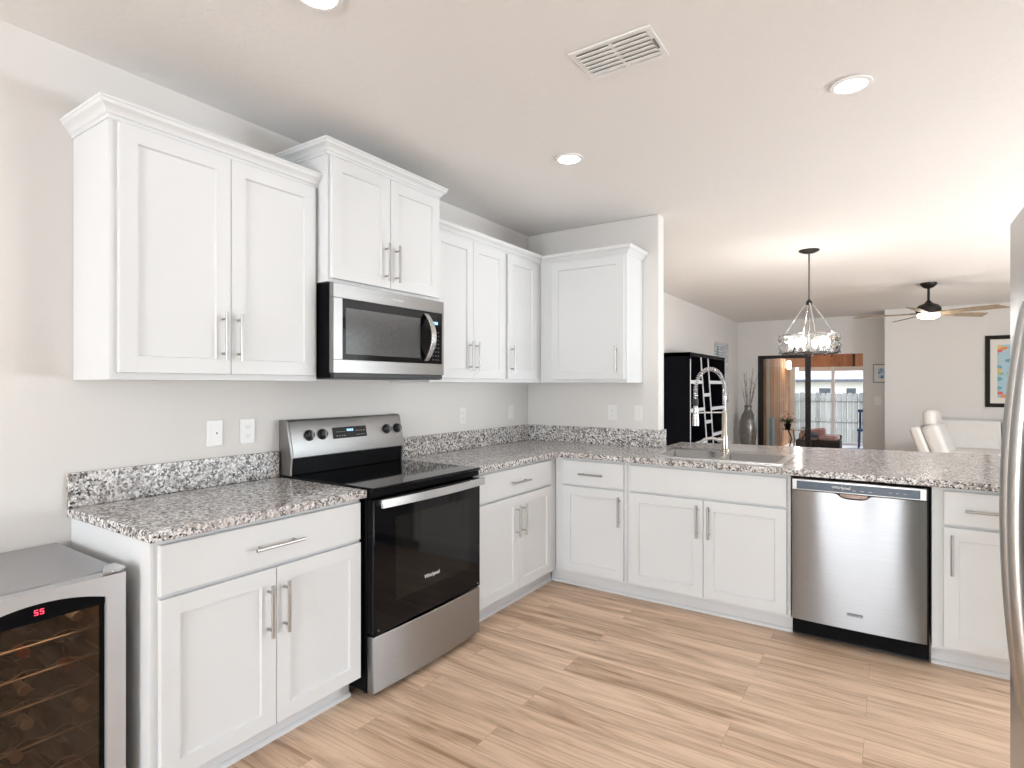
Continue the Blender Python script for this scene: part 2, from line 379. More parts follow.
struct(MB().box(2.44, 7.2, 0, 6.6, FAR-.001, H).obj('wall_living', 'wall_paint', smooth=False))
struct(MB().box(3.58, REAR, 0, 3.70, -2.02, H).obj('wall_right', 'wall_paint', smooth=False))
w = MB().box(6.6, -2.02, 0, 6.72, -.7, H).box(6.6, 3.3, 0, 6.72, FAR+.12, H).box(6.6, -.7, 0, 6.72, 3.3, .3).box(6.6, -.7, 2.4, 6.72, 3.3, H)
struct(w.obj('wall_living_right', 'wall_paint', smooth=False))
struct(MB().box(3.70, -2.14, 0, 6.72, -2.02, H).obj('wall_living_front', 'wall_paint', smooth=False))
w = MB().box(-.12, REAR-.12, 0, 1.36, REAR, H).box(3.14, REAR-.12, 0, 3.70, REAR, H).box(1.36, REAR-.12, 2.38, 3.14, REAR, H)
struct(w.obj('wall_rear', 'wall_paint', smooth=False))

struct(MB().box(1.36, REAR-.06, 0, 1.42, REAR-.01, 2.38).box(3.08, REAR-.06, 0, 3.14, REAR-.01, 2.38).box(1.42, REAR-.06, 2.31, 3.08, REAR-.01, 2.38).box(2.07, REAR-.06, 0, 2.43, REAR-.01, 2.31).obj('rear_streak_frame', 'porch_white', smooth=False))  # unseen frame; wide middle post added to split reflected daylight into streaks

# left window with white blinds
t = struct(MB().box(-.10, Y0, Z0, -.02, Y0+.04, Z1).box(-.10, Y1-.04, Z0, -.02, Y1, Z1).box(-.10, Y0, Z0, -.02, Y1, Z0+.04).box(-.10, Y0, Z1-.04, -.02, Y1, Z1).obj('window_1', 'blind_white'))
b = MB()
for k in range(22):
    z = Z0+.05+k*.046; b.box(-.055, Y0+.045, z, -.022, Y1-.045, z+.016)
b.obj('blind', 'blind_white', t)
b = MB().box(-.09, Y0+.04, Z0+.04, -.082, Y1-.04, Z1-.04); b.obj('window_pane', 'clear_glass', t)
b = MB()
for y in (Y0+.3,): b.box(-.0215, y, Z0+.06, -.0185, y+.09, Z1-.07)
b.obj('blind_dark_strip', 'blind_strip_grey', t)  # darker upright strip in front of the slats

# sliding patio door in the far wall: glazed panel on the left, right half standing open
SX0, SX1, SZ = .371, 2.112, 1.94
d = struct(MB().box(SX0, FAR-.012, 0, SX0+.062, FAR+.10, SZ).box(SX0, FAR-.012, SZ-.03, 1.24, FAR+.10, SZ).box(SX0, FAR-.01, 0, SX1, FAR+.10, .02).obj('door_1', 'door_black', bevel=.003))
MB().box(1.19, FAR+.0, .02, 1.285, FAR+.045, SZ-.03).box(SX0+.062, FAR, .02, SX0+.095, FAR+.045, SZ-.03).box(SX0+.095, FAR, .02, 1.19, FAR+.045, .10).box(SX0+.095, FAR, SZ-.06, 1.19, FAR+.045, SZ-.03).obj('sash', 'door_black', d, bevel=.003)
MB().box(SX0+.095, FAR+.018, .10, 1.19, FAR+.026, SZ-.06).obj('glass_pane', 'clear_glass', d, smooth=False)
MB().box(1.205, FAR-.03, .95, 1.225, FAR, 1.15).obj('door_handle', 'bronze_black', d, bevel=.004)

# ------------------------------------------------------------------ cabinets
def pull(parent, p, length, vertical=True, y0=0.0, name='handle'):
    """bar pull standing off a front whose face is at local y = y0; p is its centre (x, z)"""
    x, z = p; m = MB(); so = .032; h = length/2; q = h*.72
    if vertical:
        m.cyl((x, y0-so, z-h), (x, y0-so, z+h), .0065, 12)
        for s in (-q, q): m.cyl((x, y0, z+s), (x, y0-so, z+s), .005, 10)
    else:
        m.cyl((x-h, y0-so, z), (x+h, y0-so, z), .0065, 12)
        for s in (-q, q): m.cyl((x+s, y0, z), (x+s, y0-so, z), .005, 10)
    return m.obj(name, 'nickel', parent)
def crown_mesh(path, z, flip=1):
    """crown moulding swept along a plan path with mitred corners; outward = right of travel * flip"""
    prof = [(-.004, -.012), (.007, -.012), (.009, 0), (.018, .006), (.021, .016), (.033, .026), (.047, .034), (.050, .048), (.055, .051), (.055, .060), (-.004, .060)]
    prof = [(o*.72, h*.86) for o, h in prof]
    P = [Vector((x, y, 0)) for x, y in path]; n = len(P); vs, fs = [], []
    for i, p in enumerate(P):
        def nrm(a, b):
            t = (b-a).normalized(); return Vector((t.y, -t.x, 0))*flip
        if i == 0: d = nrm(P[0], P[1])
        elif i == n-1: d = nrm(P[-2], P[-1])
        else:
            a, b = nrm(P[i-1], p), nrm(p, P[i+1]); d = (a+b); d = d/(d.dot(a))
        for o, h in prof: vs.append((p.x+d.x*o, p.y+d.y*o, z+h))
    k = len(prof)
    for i in range(n-1):
        for j in range(k):
            j2 = (j+1) % k; fs.append((i*k+j, i*k+j2, (i+1)*k+j2, (i+1)*k+j))
    fs.append(tuple(range(k))); fs.append(tuple(reversed(range((n-1)*k, n*k))))
    return MB().add(vs, fs)
def cabinet(name, label, loc, rz, w, depth, z0, z1, doors=(), drawers=(), toe=None, fw=.058, pull_len=.19, side_notch=True, falses=(), group=None, hollow=False):
    """local x runs along the wall, front faces local -y; back on the wall at y = 0"""
    t = thing(name, label, 'cabinet', loc, rz, group)
    if hollow:
        m = MB().box(0, -depth, z0, .018, -.001, z1).box(w-.018, -depth, z0, w, -.001, z1).box(.018, -depth, z0, w-.018, -.001, z0+.018).box(.018, -.012, z0+.018, w-.018, -.001, z1)
        m.box(.018, -depth, z0+.018, .04, -depth+.02, z1).box(w-.04, -depth, z0+.018, w-.018, -depth+.02, z1).box(.04, -depth, z1-.19, w-.04, -depth+.02, z1).box(.04, -depth, z0+.018, w-.04, -depth+.02, z0+.04).box(w/2-.02, -depth, z0+.04, w/2+.02, -depth+.02, z1-.19)
    else: m = MB().box(0, -depth, z0, w, -.001, z1)
    m.obj('carcass', 'cabinet_white', t, bevel=.0012, seg=1)
    for (x0, x1, a, b, hx, hz) in doors:
        dm = MB().shaker(x0, x1, a, b, -depth-.0005, fw=fw).obj('door', 'cabinet_white', t)
        if hx is not None: pull(dm, (hx, hz), pull_len, True, -depth-.0205)
    for (x0, x1, a, b, pl) in drawers:
        dm = MB().slab(x0, x1, a, b, -depth-.0005).obj('drawer', 'cabinet_white', t)
        if pl: pull(dm, ((x0+x1)/2, (a+b)/2-.004), pl, False, -depth-.0205)
    for (x0, x1, a, b) in falses:
        MB().slab(x0, x1, a, b, -depth-.0005).obj('false_drawer_front', 'cabinet_white', t)
    if toe:
        m = MB().box(toe[0], -.54, 0, toe[1], -.51, z0)
        q = [(-.54, 0), (-.553, 0), (-.551, .012), (-.545, .018), (-.54, .019)]
        m.prism(q, 'x', toe[0], toe[1])
        m.obj('toe_kick', 'toe_white', t)
    return t
LZ = PI/2       # fronts facing +x (left wall); local x -> world +y
UZ0, UZ1 = 1.384, 2.289
BZ0, BZ1 = .10, .879
# uppers on the left wall
c = cabinet('wall_cabinet', 'white two-door wall cabinet left of the microwave, with crown moulding', (0.001, -3.172, 0), LZ, .843, .304, UZ0, UZ1,
    doors=[(.024, .4195, 1.409, 2.272, .385, 1.558), (.4225, .822, 1.409, 2.272, .449, 1.558)])
crown_mesh([(0, 0), (0, -.304), (.843, -.304)][::-1], UZ1, -1).obj('crown_moulding', 'cabinet_white', c)
c = cabinet('wall_cabinet', 'short white two-door cabinet set higher and further forward, directly above the microwave', (0.001, -2.327, 0), LZ, .768, .379, 1.842, 2.437,
    doors=[(.012, .3735, 1.858, 2.418, .339, 1.985), (.3765, .752, 1.858, 2.418, .411, 1.985)])
crown_mesh([(0, 0), (0, -.379), (.768, -.379), (.768, 0)][::-1], 2.437, -1).obj('crown_moulding', 'cabinet_white', c)
cabinet('wall_cabinet', 'white two-door wall cabinet just right of the microwave', (0.001, -1.557, 0), LZ, .760, .304, UZ0, UZ1,
    doors=[(.024, .3905, 1.409, 2.272, .352, 1.548), (.3935, .743, 1.409, 2.272, .420, 1.548)])
cabinet('wall_cabinet', 'narrow single-door white wall cabinet in the inside corner of the left wall', (0.001, -.795, 0), LZ, .794, .304, UZ0, UZ1,
    doors=[(.030, .405, 1.409, 2.272, .062, 1.548)])
cabinet('wall_cabinet', 'wide single-door white wall cabinet on the short back wall', (.307, -.001, 0), 0, .698, .304, UZ0, UZ1,
    doors=[(.105, .680, 1.409, 2.272, .630, 1.548)])
cr = crown_mesh([(.305, -1.555), (.305, -.305), (1.005, -.305), (1.005, -.001)], UZ1, 1).obj('crown_moulding', 'cabinet_white')
tag(cr, 'white crown moulding running along the cabinets around the inside corner', 'moulding')
# bases on the left wall
cabinet('base_cabinet', 'white base cabinet with one drawer over two doors, between wine cooler and stove', (0.001, -3.178, 0), LZ, .838, .609, BZ0, BZ1,
    doors=[(.024, .4235, .108, .690, .390, .542), (.4265, .828, .108, .690, .457, .542)], drawers=[(.022, .828, .703, .862, .197)], toe=(0, .838))
cabinet('base_cabinet', 'white base cabinet with one drawer over two doors, right of the stove', (0.001, -1.545, 0), LZ, .9342, .609, BZ0, BZ1,
    doors=[(.030, .4425, .118, .690, .408, .542), (.4455, .845, .118, .690, .480, .542)], drawers=[(.030, .845, .703, .862, .19)], toe=(0, .9905))
# bases on the back run
cabinet('base_cabinet', 'white base cabinet in the inside corner with one drawer over a single door', (.6108, -.001, 0), 0, .521, .609, BZ0, BZ1,
    doors=[(.064, .502, .118, .690, .476, .560)], drawers=[(.064, .502, .703, .862, .17)], toe=(-.0693, .521))
cabinet('sink_base_cabinet', 'white base cabinet with a wide blank drawer front over two doors, under the sink', (1.133, -.001, 0), 0, .940, .609, BZ0, BZ1,
    doors=[(.024, .4755, .118, .690, .443, .565), (.4785, .922, .118, .690, .511, .565)], falses=[(.024, .922, .703, .862)], toe=(0, .940), hollow=True)
cabinet('base_cabinet', 'white base cabinet with one drawer over a single door, right of the dishwasher', (2.690, -.001, 0), 0, .385, .609, BZ0, BZ1,
    doors=[(.045, .370, .118, .690, .075, .565)], drawers=[(.045, .370, .703, .862, .17)], toe=(0, .385))

# ------------------------------------------------------------------ worktops
CT = .914; CB = .8795
ct = MB().box(.001, -3.192, CB, .648, -2.331, CT).obj('countertop', 'granite', bevel=.004)
tag(ct, 'short speckled granite countertop on the base cabinet left of the stove', 'countertop')
MB().box(.001, -3.192, CT+.0005, .021, -2.331, CT+.127).obj('backsplash', 'granite', ct, bevel=.002)
# L-shaped worktop with a cut-out for the sink
SKX0, SKX1, SKY0, SKY1 = 1.235, 2.020, -.520, .030
xs = [.001, .648, 1.128, SKX0+.03, SKX1-.03, 3.105]
m = MB()
def quad_prism(m, poly): m.prism(poly, 'z', CB, CT)
def fy(x): return .50+(x-1.128)/(3.105-1.128)*.30
outer = [(.001, -1.549), (.648, -1.549), (.648, -.648), (3.105, -.648), (3.105, fy(3.105)), (1.128, fy(1.128)), (1.128, -.001), (.001, -.001)]
a0, a1, b0, b1 = SKX0+.03, SKX1-.03, SKY0+.03, SKY1-.12
bm = bmesh.new()
ov = [bm.verts.new((x, y, CT)) for x, y in outer]; iv = [bm.verts.new((x, y, CT)) for x, y in ((a0,b0),(a1,b0),(a1,b1),(a0,b1))]
ed = [bm.edges.new((ov[i], ov[(i+1) % 8])) for i in range(8)]+[bm.edges.new((iv[i], iv[(i+1) % 4])) for i in range(4)]
bmesh.ops.triangle_fill(bm, use_beauty=True, use_dissolve=False, edges=ed)
for f in list(bm.faces):
    c = f.calc_center_median()
    if a0 < c.x < a1 and b0 < c.y < b1: bm.faces.remove(f)
ret = bmesh.ops.extrude_face_region(bm, geom=list(bm.faces))
for v in ret['geom']:
    if isinstance(v, bmesh.types.BMVert): v.co.z = CB
bm.verts.ensure_lookup_table(); m = MB(); m.v = [tuple(v.co) for v in bm.verts]; bm.verts.index_update(); m.f = [tuple(v.index for v in f.verts) for f in bm.faces]; bm.free()
ct = m.obj('countertop', 'granite', bevel=.004)
tag(ct, 'long L-shaped speckled granite countertop and breakfast bar holding the sink', 'countertop')
MB().box(.001, -1.549, CT+.0005, .021, -.022, CT+.127).obj('backsplash', 'granite', ct, bevel=.002)
MB().box(.001, -.021, CT+.0005, 1.138, -.001, CT+.127).box(1.123, -.001, CT+.0005, 1.142, .115, CT+.127).obj('backsplash', 'granite', ct, bevel=.002)

# ------------------------------------------------------------------ sink and tap
t = thing('kitchen_sink', 'stainless drop-in double-bowl sink set in the granite peninsula', 'sink', (0, 0, CT))
m = MB(); zt = .006; bd = -.19
bx = [(SKX0+.04, 1.615, SKY0+.045, SKY1-.13), (1.645, SKX1-.04, SKY0+.045, SKY1-.13)]
# deck with two openings
for (x0, x1, y0, y1) in [(SKX0, SKX1, SKY0, SKY0+.045), (SKX0, SKX1, SKY1-.13, SKY1), (SKX0, bx[0][0], SKY0+.045, SKY1-.13), (bx[0][1], bx[1][0], SKY0+.045, SKY1-.13), (bx[1][1], SKX1, SKY0+.045, SKY1-.13)]:
    m.box(x0, y0, .0005, x1, y1, zt)
m.obj('deck', 'steel_bright', t, smooth=False)
for (x0, x1, y0, y1) in bx:
    mm = MB(); e = .03; q = .0012
    top = [(x0, y0, zt), (x1, y0, zt), (x1, y1, zt), (x0, y1, zt)]; bot = [(x0+e, y0+e, bd), (x1-e, y0+e, bd), (x1-e, y1-e, bd), (x0+e, y1-e, bd)]
    mm.add(top+bot, [(0,1,5,4), (1,2,6,5), (2,3,7,6), (3,0,4,7), (4,5,6,7)])
    o = mm.obj('bowl', 'steel_bright', t); so = o.modifiers.new('solid', 'SOLIDIFY'); so.thickness = .001
    MB().lathe([(.001, 0), (.042, 0), (.042, .003), (.03, .001), (.001, .001)], ((x0+x1)/2, (y0+y1)/2, bd+.0015), 20).obj('drain', 'nickel', t)
t = thing('kitchen_faucet', 'tall spring-neck pull-down kitchen faucet behind the sink', 'faucet', (1.588, -.02, CT+.006))
MB().lathe([(.030, 0), (.030, .008), (.022, .014), (.022, .10), (.020, .11), (.0165, .12), (.0165, .26), (.012, .27)], n=20).obj('body', 'brushed_gold_nickel', t)
tip = Vector((-.148, -.16, 0)); pts = []; pr = []
for k in range(141):
    u = k/140
    if u < .25: p = Vector((0, 0, .27+u/.25*.15))
    elif u < .85:
        a = (u-.25)/.6*PI; p = tip*.5*(1-math.cos(a)); p.z = .42+.135*math.sin(a)
    else: p = tip.copy(); p.z = .42-(u-.85)/.15*.065
    pts.append(p)
m = MB(); m.tube(pts, .006, 8)
# coil spring around the hose
ctr = []; tot = len(pts)-1
for k in range(tot*8):
    i = k//8; f = (k % 8)/8; p = pts[i].lerp(pts[i+1], f); tg = (pts[i+1]-pts[i]).normalized()
    side = tip.normalized().cross(Vector((0, 0, 1))); up = side.cross(tg); an = 2*PI*(i+f)/140*46
    ctr.append(p+(side*math.cos(an)+up*math.sin(an))*.0125)
m.tube(ctr, .0028, 5); m.obj('spring_neck', 'chrome', t)
MB().lathe([(.012, .0), (.021, .0), (.021, .03), (.016, .11), (.016, .125), (.012, .135)], (tip.x, tip.y, .175), 18).obj('spray_head', 'steel_bright', t)
MB().lathe([(.017, 0), (.018, .002), (.018, .038), (.015, .042)], (tip.x, tip.y, .312), 18).obj('spray_grip', 'black_plastic', t)
m = MB().tube([(0, 0, .262), tip*.5+Vector((0, 0, .262)), tip*.86+Vector((0, 0, .262))], .0055, 8)
ring = [tip+Vector((.021*math.cos(a), .021*math.sin(a), .262)) for a in [2*PI*k/20 for k in range(20)]]; m.tube(ring, .005, 8, True)
m.obj('holder_arm', 'nickel', t)
m = MB().cyl((0, 0, .075), (-.036, -.022, .075), .017, 16)
m.tube([(-.03, -.02, .075), (-.07, -.055, .088), (-.11, -.09, .080), (-.135, -.11, .058)], [.012, .011, .0095, .007], 10)
m.obj('lever', 'steel_bright', t)

# ------------------------------------------------------------------ range
t = thing('electric_range', 'stainless and black freestanding electric range under the microwave', 'stove', (0.006, -2.3245, 0), LZ)
W = .768
m = MB().box(.004, -.625, .03, W-.004, 0, .905); m.obj('body', 'black_enamel', t, bevel=.003)
for x in (.05, W-.05):
    for y in (-.58, -.06): MB().lathe([(.016, 0), (.02, .004), (.02, .012), (.012, .014), (.012, .032)], (x, y, 0), 12).obj('leg', 'black_plastic', t)
MB().box(0, -.668, .9055, W, -.008, .921).obj('cooktop_glass', 'black_glass', t, bevel=.004)
MB().box(0, -.660, .876, W, -.6255, .905).obj('upper_trim', 'black_enamel', t, bevel=.003)
# backguard: black riser and sloped stainless panel
MB().box(.010, -.085, .9215, W-.010, -.004, 1.02).obj('riser', 'black_enamel', t, bevel=.003)
poly = [(-.004, 1.005), (-.098, 1.005), (-.100, 1.012), (-.064, 1.180), (-.056, 1.190), (-.004, 1.190)]
bg = MB().prism(poly, 'x', .012, W-.012).obj('control_panel', 'steel_y', t, bevel=.003)
poly2 = [(-.001, .9215), (-.090, .9215), (-.100, 1.002), (-.103, 1.012), (-.066, 1.184), (-.057, 1.194), (-.001, 1.194)]
MB().prism(poly2, 'x', 0, .0115).obj('end_cap', 'steel_y', t, bevel=.003); MB().prism(poly2, 'x', W-.0115, W).obj('end_cap', 'steel_y', t, bevel=.003)
sl = math.atan2(.036, .168)        # the panel leans back
def on_panel(x, z): return Vector((x, -.100+(z-1.012)/.168*.036, z))
TP = lambda x, z: Matrix.Translation(on_panel(x, z)) @ Matrix.Rotation(-sl, 4, 'X')
o = MB().box(-.115, -.003, -.030, .115, .004, .030, TP(.378, 1.112)).obj('display_panel', 'black_glass', bg, bevel=.002)
m = MB()
for i in range(4): m.box(-.022+i*.0115, -.0042, .006, -.0145+i*.0115, -.0031, .018, TP(.378, 1.112))
m.obj('display_digits', 'display_blue', bg, smooth=False)
for sx in (-.095, .04):
    m = MB()
    for r_ in range(2):
        for i in range(4): m.box(sx+i*.017, -.0042, -.018+r_*.022, sx+.009+i*.017, -.0031, -.0145+r_*.022, TP(.378, 1.112))
    m.obj('display_buttons', 'knob_grey', bg, smooth=False)
for x in (.118, .198, .645, .728):
    T = TP(x, 1.112) @ Matrix.Rotation(PI/2, 4, 'X')
    k = MB().lathe([(.028, -.004), (.028, .004), (.022, .008), (.020, .022), (.0185, .025)], n=24, T=T).obj('knob', 'black_plastic', t)
    MB().box(-.0045, -.021, .012, .0045, .021, .033, T).obj('grip', 'knob_grey', k, bevel=.0015)
# oven door, handle, drawer
dr = MB().box(.006, -.672, .284, W-.006, -.627, .868).obj('oven_door', 'black_glass', t, bevel=.004)
MB().box(.13, -.6735, .40, W-.10, -.6725, .775).obj('oven_window', 'oven_window', dr, smooth=False)
m = MB()
hd = MB(); n = 24
for k in range(n+1): pass
prof = []
vs, fs = [], []
for k in range(n+1):
    u = k/n; x = .018+u*(W-.036); bow = -.700-.020*math.sin(PI*u)
    vs += [(x, bow-.014, .836), (x, bow-.014, .874), (x, bow, .874), (x, bow, .836)]
for k in range(n):
    for j in range(4):
        j2 = (j+1) % 4; fs.append((k*4+j, k*4+j2, k*4+4+j2, k*4+4+j))
fs += [(0, 1, 2, 3), (n*4+3, n*4+2, n*4+1, n*4)]
hd.add(vs, fs)
for x in (.030, W-.060): hd.box(x, -.704, .842, x+.03, -.671, .868)
hd.obj('handle', 'steel_bright', dr, bevel=.002)
text('brand_lettering', 'Whirlpool', .026, 'plastic_white', dr, (.375, -.6735, .452), (PI/2, 0, 0))
for x in (.03, W-.03): MB().lathe([(.004, 0), (.004, .003)], n=10, T=Matrix.Translation((x, -.672, .302)) @ Matrix.Rotation(PI/2, 4, 'X')).obj('screw', 'nickel', dr)
m = MB(); vs, fs = [], []
for k in range(n+1):
    u = k/n; x = .004+u*(W-.008); yb = -.668-.012*math.sin(PI*u)
    vs += [(x, -.63, .032), (x, yb, .032), (x, yb, .276), (x, -.63, .276)]
for k in range(n):
    for j in range(4):
        j2 = (j+1) % 4; fs.append((k*4+j, k*4+j2, k*4+4+j2, k*4+4+j))
fs += [(0, 1, 2, 3), (n*4+3, n*4+2, n*4+1, n*4)]
m.add(vs, fs); m.obj('storage_drawer', 'steel_y', t, bevel=.003)

# ------------------------------------------------------------------ microwave
t = thing('microwave_oven', 'stainless over-the-range microwave with black glass door, hung below the short cabinet', 'microwave', (0.004, -2.325, 1.396), LZ)
W = .765; HH = .440
MB().box(0, -.385, .004, W, 0, HH).obj('body', 'black_enamel', t, bevel=.003)
m = MB()   # stainless surround with an opening
fx0, fx1, fz0, fz1 = .052, W-.014, .088, .372
m.box(0, -.416, .026, W, -.3855, fz0).box(0, -.416, fz1, W, -.3855, HH-.001).box(0, -.416, fz0, fx0, -.3855, fz1).box(fx1, -.416, fz0, W, -.3855, fz1)
m.obj('door_frame', 'steel_y', t, bevel=.002)
d = MB().box(fx0, -.412, fz0, .655, -.3855, fz1).obj('door_glass', 'black_glass', t, smooth=False)
MB().box(.072, -.4130, .115, .575, -.4122, .330).obj('viewing_window', 'microwave_window', d, smooth=False)
k = MB().box(.657, -.412, fz0, fx1, -.3855, fz1).obj('control_panel', 'black_glass', t, smooth=False)
m = MB()
for i in range(3): m.box(.678+i*.014, -.4128, .306, .688+i*.014, -.4121, .322)
m.obj('display_digits', 'display_blue', k, smooth=False)
m = MB()
for r_ in range(8):
    for i in range(3): m.box(.673+i*.022, -.4126, .108+r_*.022, .682+i*.022, -.4121, .113+r_*.022)
m.obj('keypad', 'knob_grey', k, smooth=False)
pts = []; n = 22
m = MB(); vs, fs = [], []
for i in range(n+1):
    u = i/n; z = .100+u*.262; y = -.414-.062*math.sin(PI*u)**.8; ww = .017
    y2 = y+.012
    vs += [(.620-ww, y, z), (.620+ww, y, z), (.620+ww, y2, z), (.620-ww, y2, z)]
for i in range(n):
    for j in range(4):
        j2 = (j+1) % 4; fs.append((i*4+j, i*4+j2, i*4+4+j2, i*4+4+j))
fs += [(0, 1, 2, 3), (n*4+3, n*4+2, n*4+1, n*4)]
m.add(vs, fs).obj('handle', 'steel_bright', t, bevel=.003)
m = MB().box(.01, -.405, 0, W-.01, -.02, .0035)
for i in range(10): m.box(.05+i*.066, -.403, .006, .10+i*.066, -.394, .022)
m.box(.006, -.408, .005, W-.006, -.386, .0255)
m.obj('vent_grille', 'black_plastic', t)
text('brand_lettering', 'Whirlpool', .018, 'plastic_white', t, (.405, -.4163, .405), (PI/2, 0, 0))

# ------------------------------------------------------------------ dishwasher
t = thing('dishwasher', 'stainless dishwasher with dark blue control strip under the granite peninsula', 'dishwasher', (2.0775, -.005, 0), 0)
W = .607
MB().box(.004, -.60, .03, W-.004, 0, .872).obj('tub', 'black_enamel', t)
m = MB().box(.004, -.575, .012, W-.004, -.545, .115); m.obj('kick_plate', 'black_plastic', t, bevel=.002)
# bulged front panel with a pocket cut into its upper edge
n = 36; nz = 10; vs, fs = [], []
def bulge(u, v): return -.640-.013*(math.sin(PI*u)**.6)*(.75+.25*math.sin(PI*v))-.004*math.sin(3*PI*u)*v
pz0, pz1 = .118, .806
for j in range(nz+1):
    for i in range(n+1):
        u, v = i/n, j/nz; z = pz0+v*(pz1-pz0)
        if j == nz: z = pz1-.026*max(0, 1-((u-.485)/.13)**4) if abs(u-.485) < .13 else pz1
        vs.append((.006+u*(W-.020), bulge(u, v), z))
for j in range(nz):
    for i in range(n): a = j*(n+1)+i; fs.append((a, a+1, a+n+2, a+n+1))
m = MB().add(vs, fs)
b0 = len(m.v)
for i in range(n+1): x, y, z = vs[i]; m.v.append((x, -.605, z))
for i in range(n): m.f.append((i, b0+i, b0+i+1, i+1))
b1 = len(m.v)
for j in range(nz+1): x, y, z = vs[j*(n+1)]; m.v.append((x, -.605, z))
for j in range(nz): m.f.append((j*(n+1), (j+1)*(n+1), b1+j+1, b1+j))
b1 = len(m.v)
for j in range(nz+1): x, y, z = vs[j*(n+1)+n]; m.v.append((x, -.605, z))
for j in range(nz): m.f.append((j*(n+1)+n, b1+j, b1+j+1, (j+1)*(n+1)+n))
dr = m.obj('door_panel', 'steel_x', t)
c = MB().box(.006, -.650, .808, W-.014, -.602, .868).obj('console', 'steel_y', t, bevel=.004)
MB().box(.030, -.6525, .815, W-.040, -.6505, .857).obj('control_strip', 'console_blue', c, bevel=.001)
for i in range(3):
    MB().box(.285+i*.035, -.6535, .826, .300+i*.035, -.6526, .830).obj('indicator_mark', 'knob_grey', c, smooth=False)
    MB().box(.44+i*.03, -.6535, .832, .452+i*.03, -.6526, .835).obj('indicator_mark', 'knob_grey', c, smooth=False)
text('brand_lettering', 'Whirlpool', .020, 'plastic_white', c, (.235, -.6528, .838), (PI/2, 0, 0))
MB().prism([(.225, .8065), (.228, .790), (.245, .782), (.335, .782), (.352, .790), (.355, .8065)], 'y', -.632, -.610).obj('pocket_handle', 'pocket_reflection', t, bevel=.003)
MB().box(.262, -.6592, .190, .330, -.6540, .204).obj('badge', 'knob_grey', dr, bevel=.001)
text('badge_lettering', 'Whirlpool', .012, 'steel_bright', dr, (.296, -.6595, .197), (PI/2, 0, 0))

# ------------------------------------------------------------------ refrigerator (faces the stove)
t = thing('refrigerator', 'tall stainless side-by-side refrigerator at the right edge', 'refrigerator', (3.50, -2.105, 0), -PI/2)
W = .905; FD = .72
MB().box(0, -FD+.075, .02, W, 0, 1.765).obj('body', 'planter_grey', t, bevel=.004)
MB().box(.01, -FD+.085, 0, W-.01, -.03, .06).obj('base_grille', 'black_plastic', t)
d1 = MB()
dx0, dx1, dz0, dz1 = .135, .345, .93, 1.27      # dispenser opening in the freezer door
d1.box(0, -FD, .07, dx0, -FD+.07, 1.775).box(dx1, -FD, .07, .395, -FD+.07, 1.775).box(dx0, -FD, .07, dx1, -FD+.07, dz0).box(dx0, -FD, dz1, dx1, -FD+.07, 1.775)
fd = d1.obj('freezer_door', 'steel_fridge', t)
MB().box(dx0, -FD+.06, dz0, dx1, -FD+.068, dz1).box(dx0, -FD+.004, dz0, dx0+.006, -FD+.06, dz1).box(dx1-.006, -FD+.004, dz0, dx1, -FD+.06, dz1).box(dx0, -FD+.004, dz1-.09, dx1, -FD+.06, dz1).obj('dispenser', 'black_glass', fd)
m = MB()
for i in range(9): m.box(dx0+.012+i*.021, -FD+.003, dz0+.001, dx0+.024+i*.021, -FD+.058, dz0+.006)
m.obj('drip_tray', 'knob_grey', fd)
MB().box(.401, -FD, .07, W, -FD+.07, 1.775).obj('fridge_door', 'steel_fridge', t, bevel=.008)
for x, par in ((.352, None), (.444, None)):
    pts = []
    for k in range(41):
        u = k/40; z = .665+u*.87; off = .014+.036*math.sin(PI*u)**.75
        pts.append((x, -FD-off, z))
    m = MB().tube(pts, .0145, 14, flat=1.0)
    for z in (.67, 1.53): m.cyl((x, -FD+.0, z), (x, -FD-.016, z), .0135, 12)
    m.obj('handle', 'nickel', t)

# ------------------------------------------------------------------ wine cooler
t = thing('wine_cooler', 'narrow silver wine cooler with tinted glass door left of the base cabinet', 'wine cooler', (.008, -3.646, 0), LZ)
W = .422; D_ = .495; Ht = .782
m = MB().box(0, -D_, .03, .02, 0, Ht).box(W-.02, -D_, .03, W, 0, Ht).box(0, -D_, .03, W, 0, .06).box(.02, -.02, .06, W-.02, 0, Ht-.02)
m.obj('body', 'bronze_grey', t)
MB().box(.021, -D_+.01, .0615, .0225, -.021, Ht-.03).box(W-.0225, -D_+.01, .0615, W-.021, -.021, Ht-.03).box(.0226, -.024, .0615, W-.0226, -.0215, Ht-.03).box(.0226, -D_+.01, .0605, W-.0226, -.025, .063).obj('liner', 'cooler_inside_reflection', t)
MB().box(-.001, -D_-.006, Ht-.012, W+.001, 0, Ht+.012).obj('top_panel', 'cooler_top', t, bevel=.004)
for x in (.04, W-.04):
    for y in (-.45, -.05): MB().lathe([(.018, 0), (.018, .03)], (x, y, 0), 12).obj('foot', 'black_plastic', t)
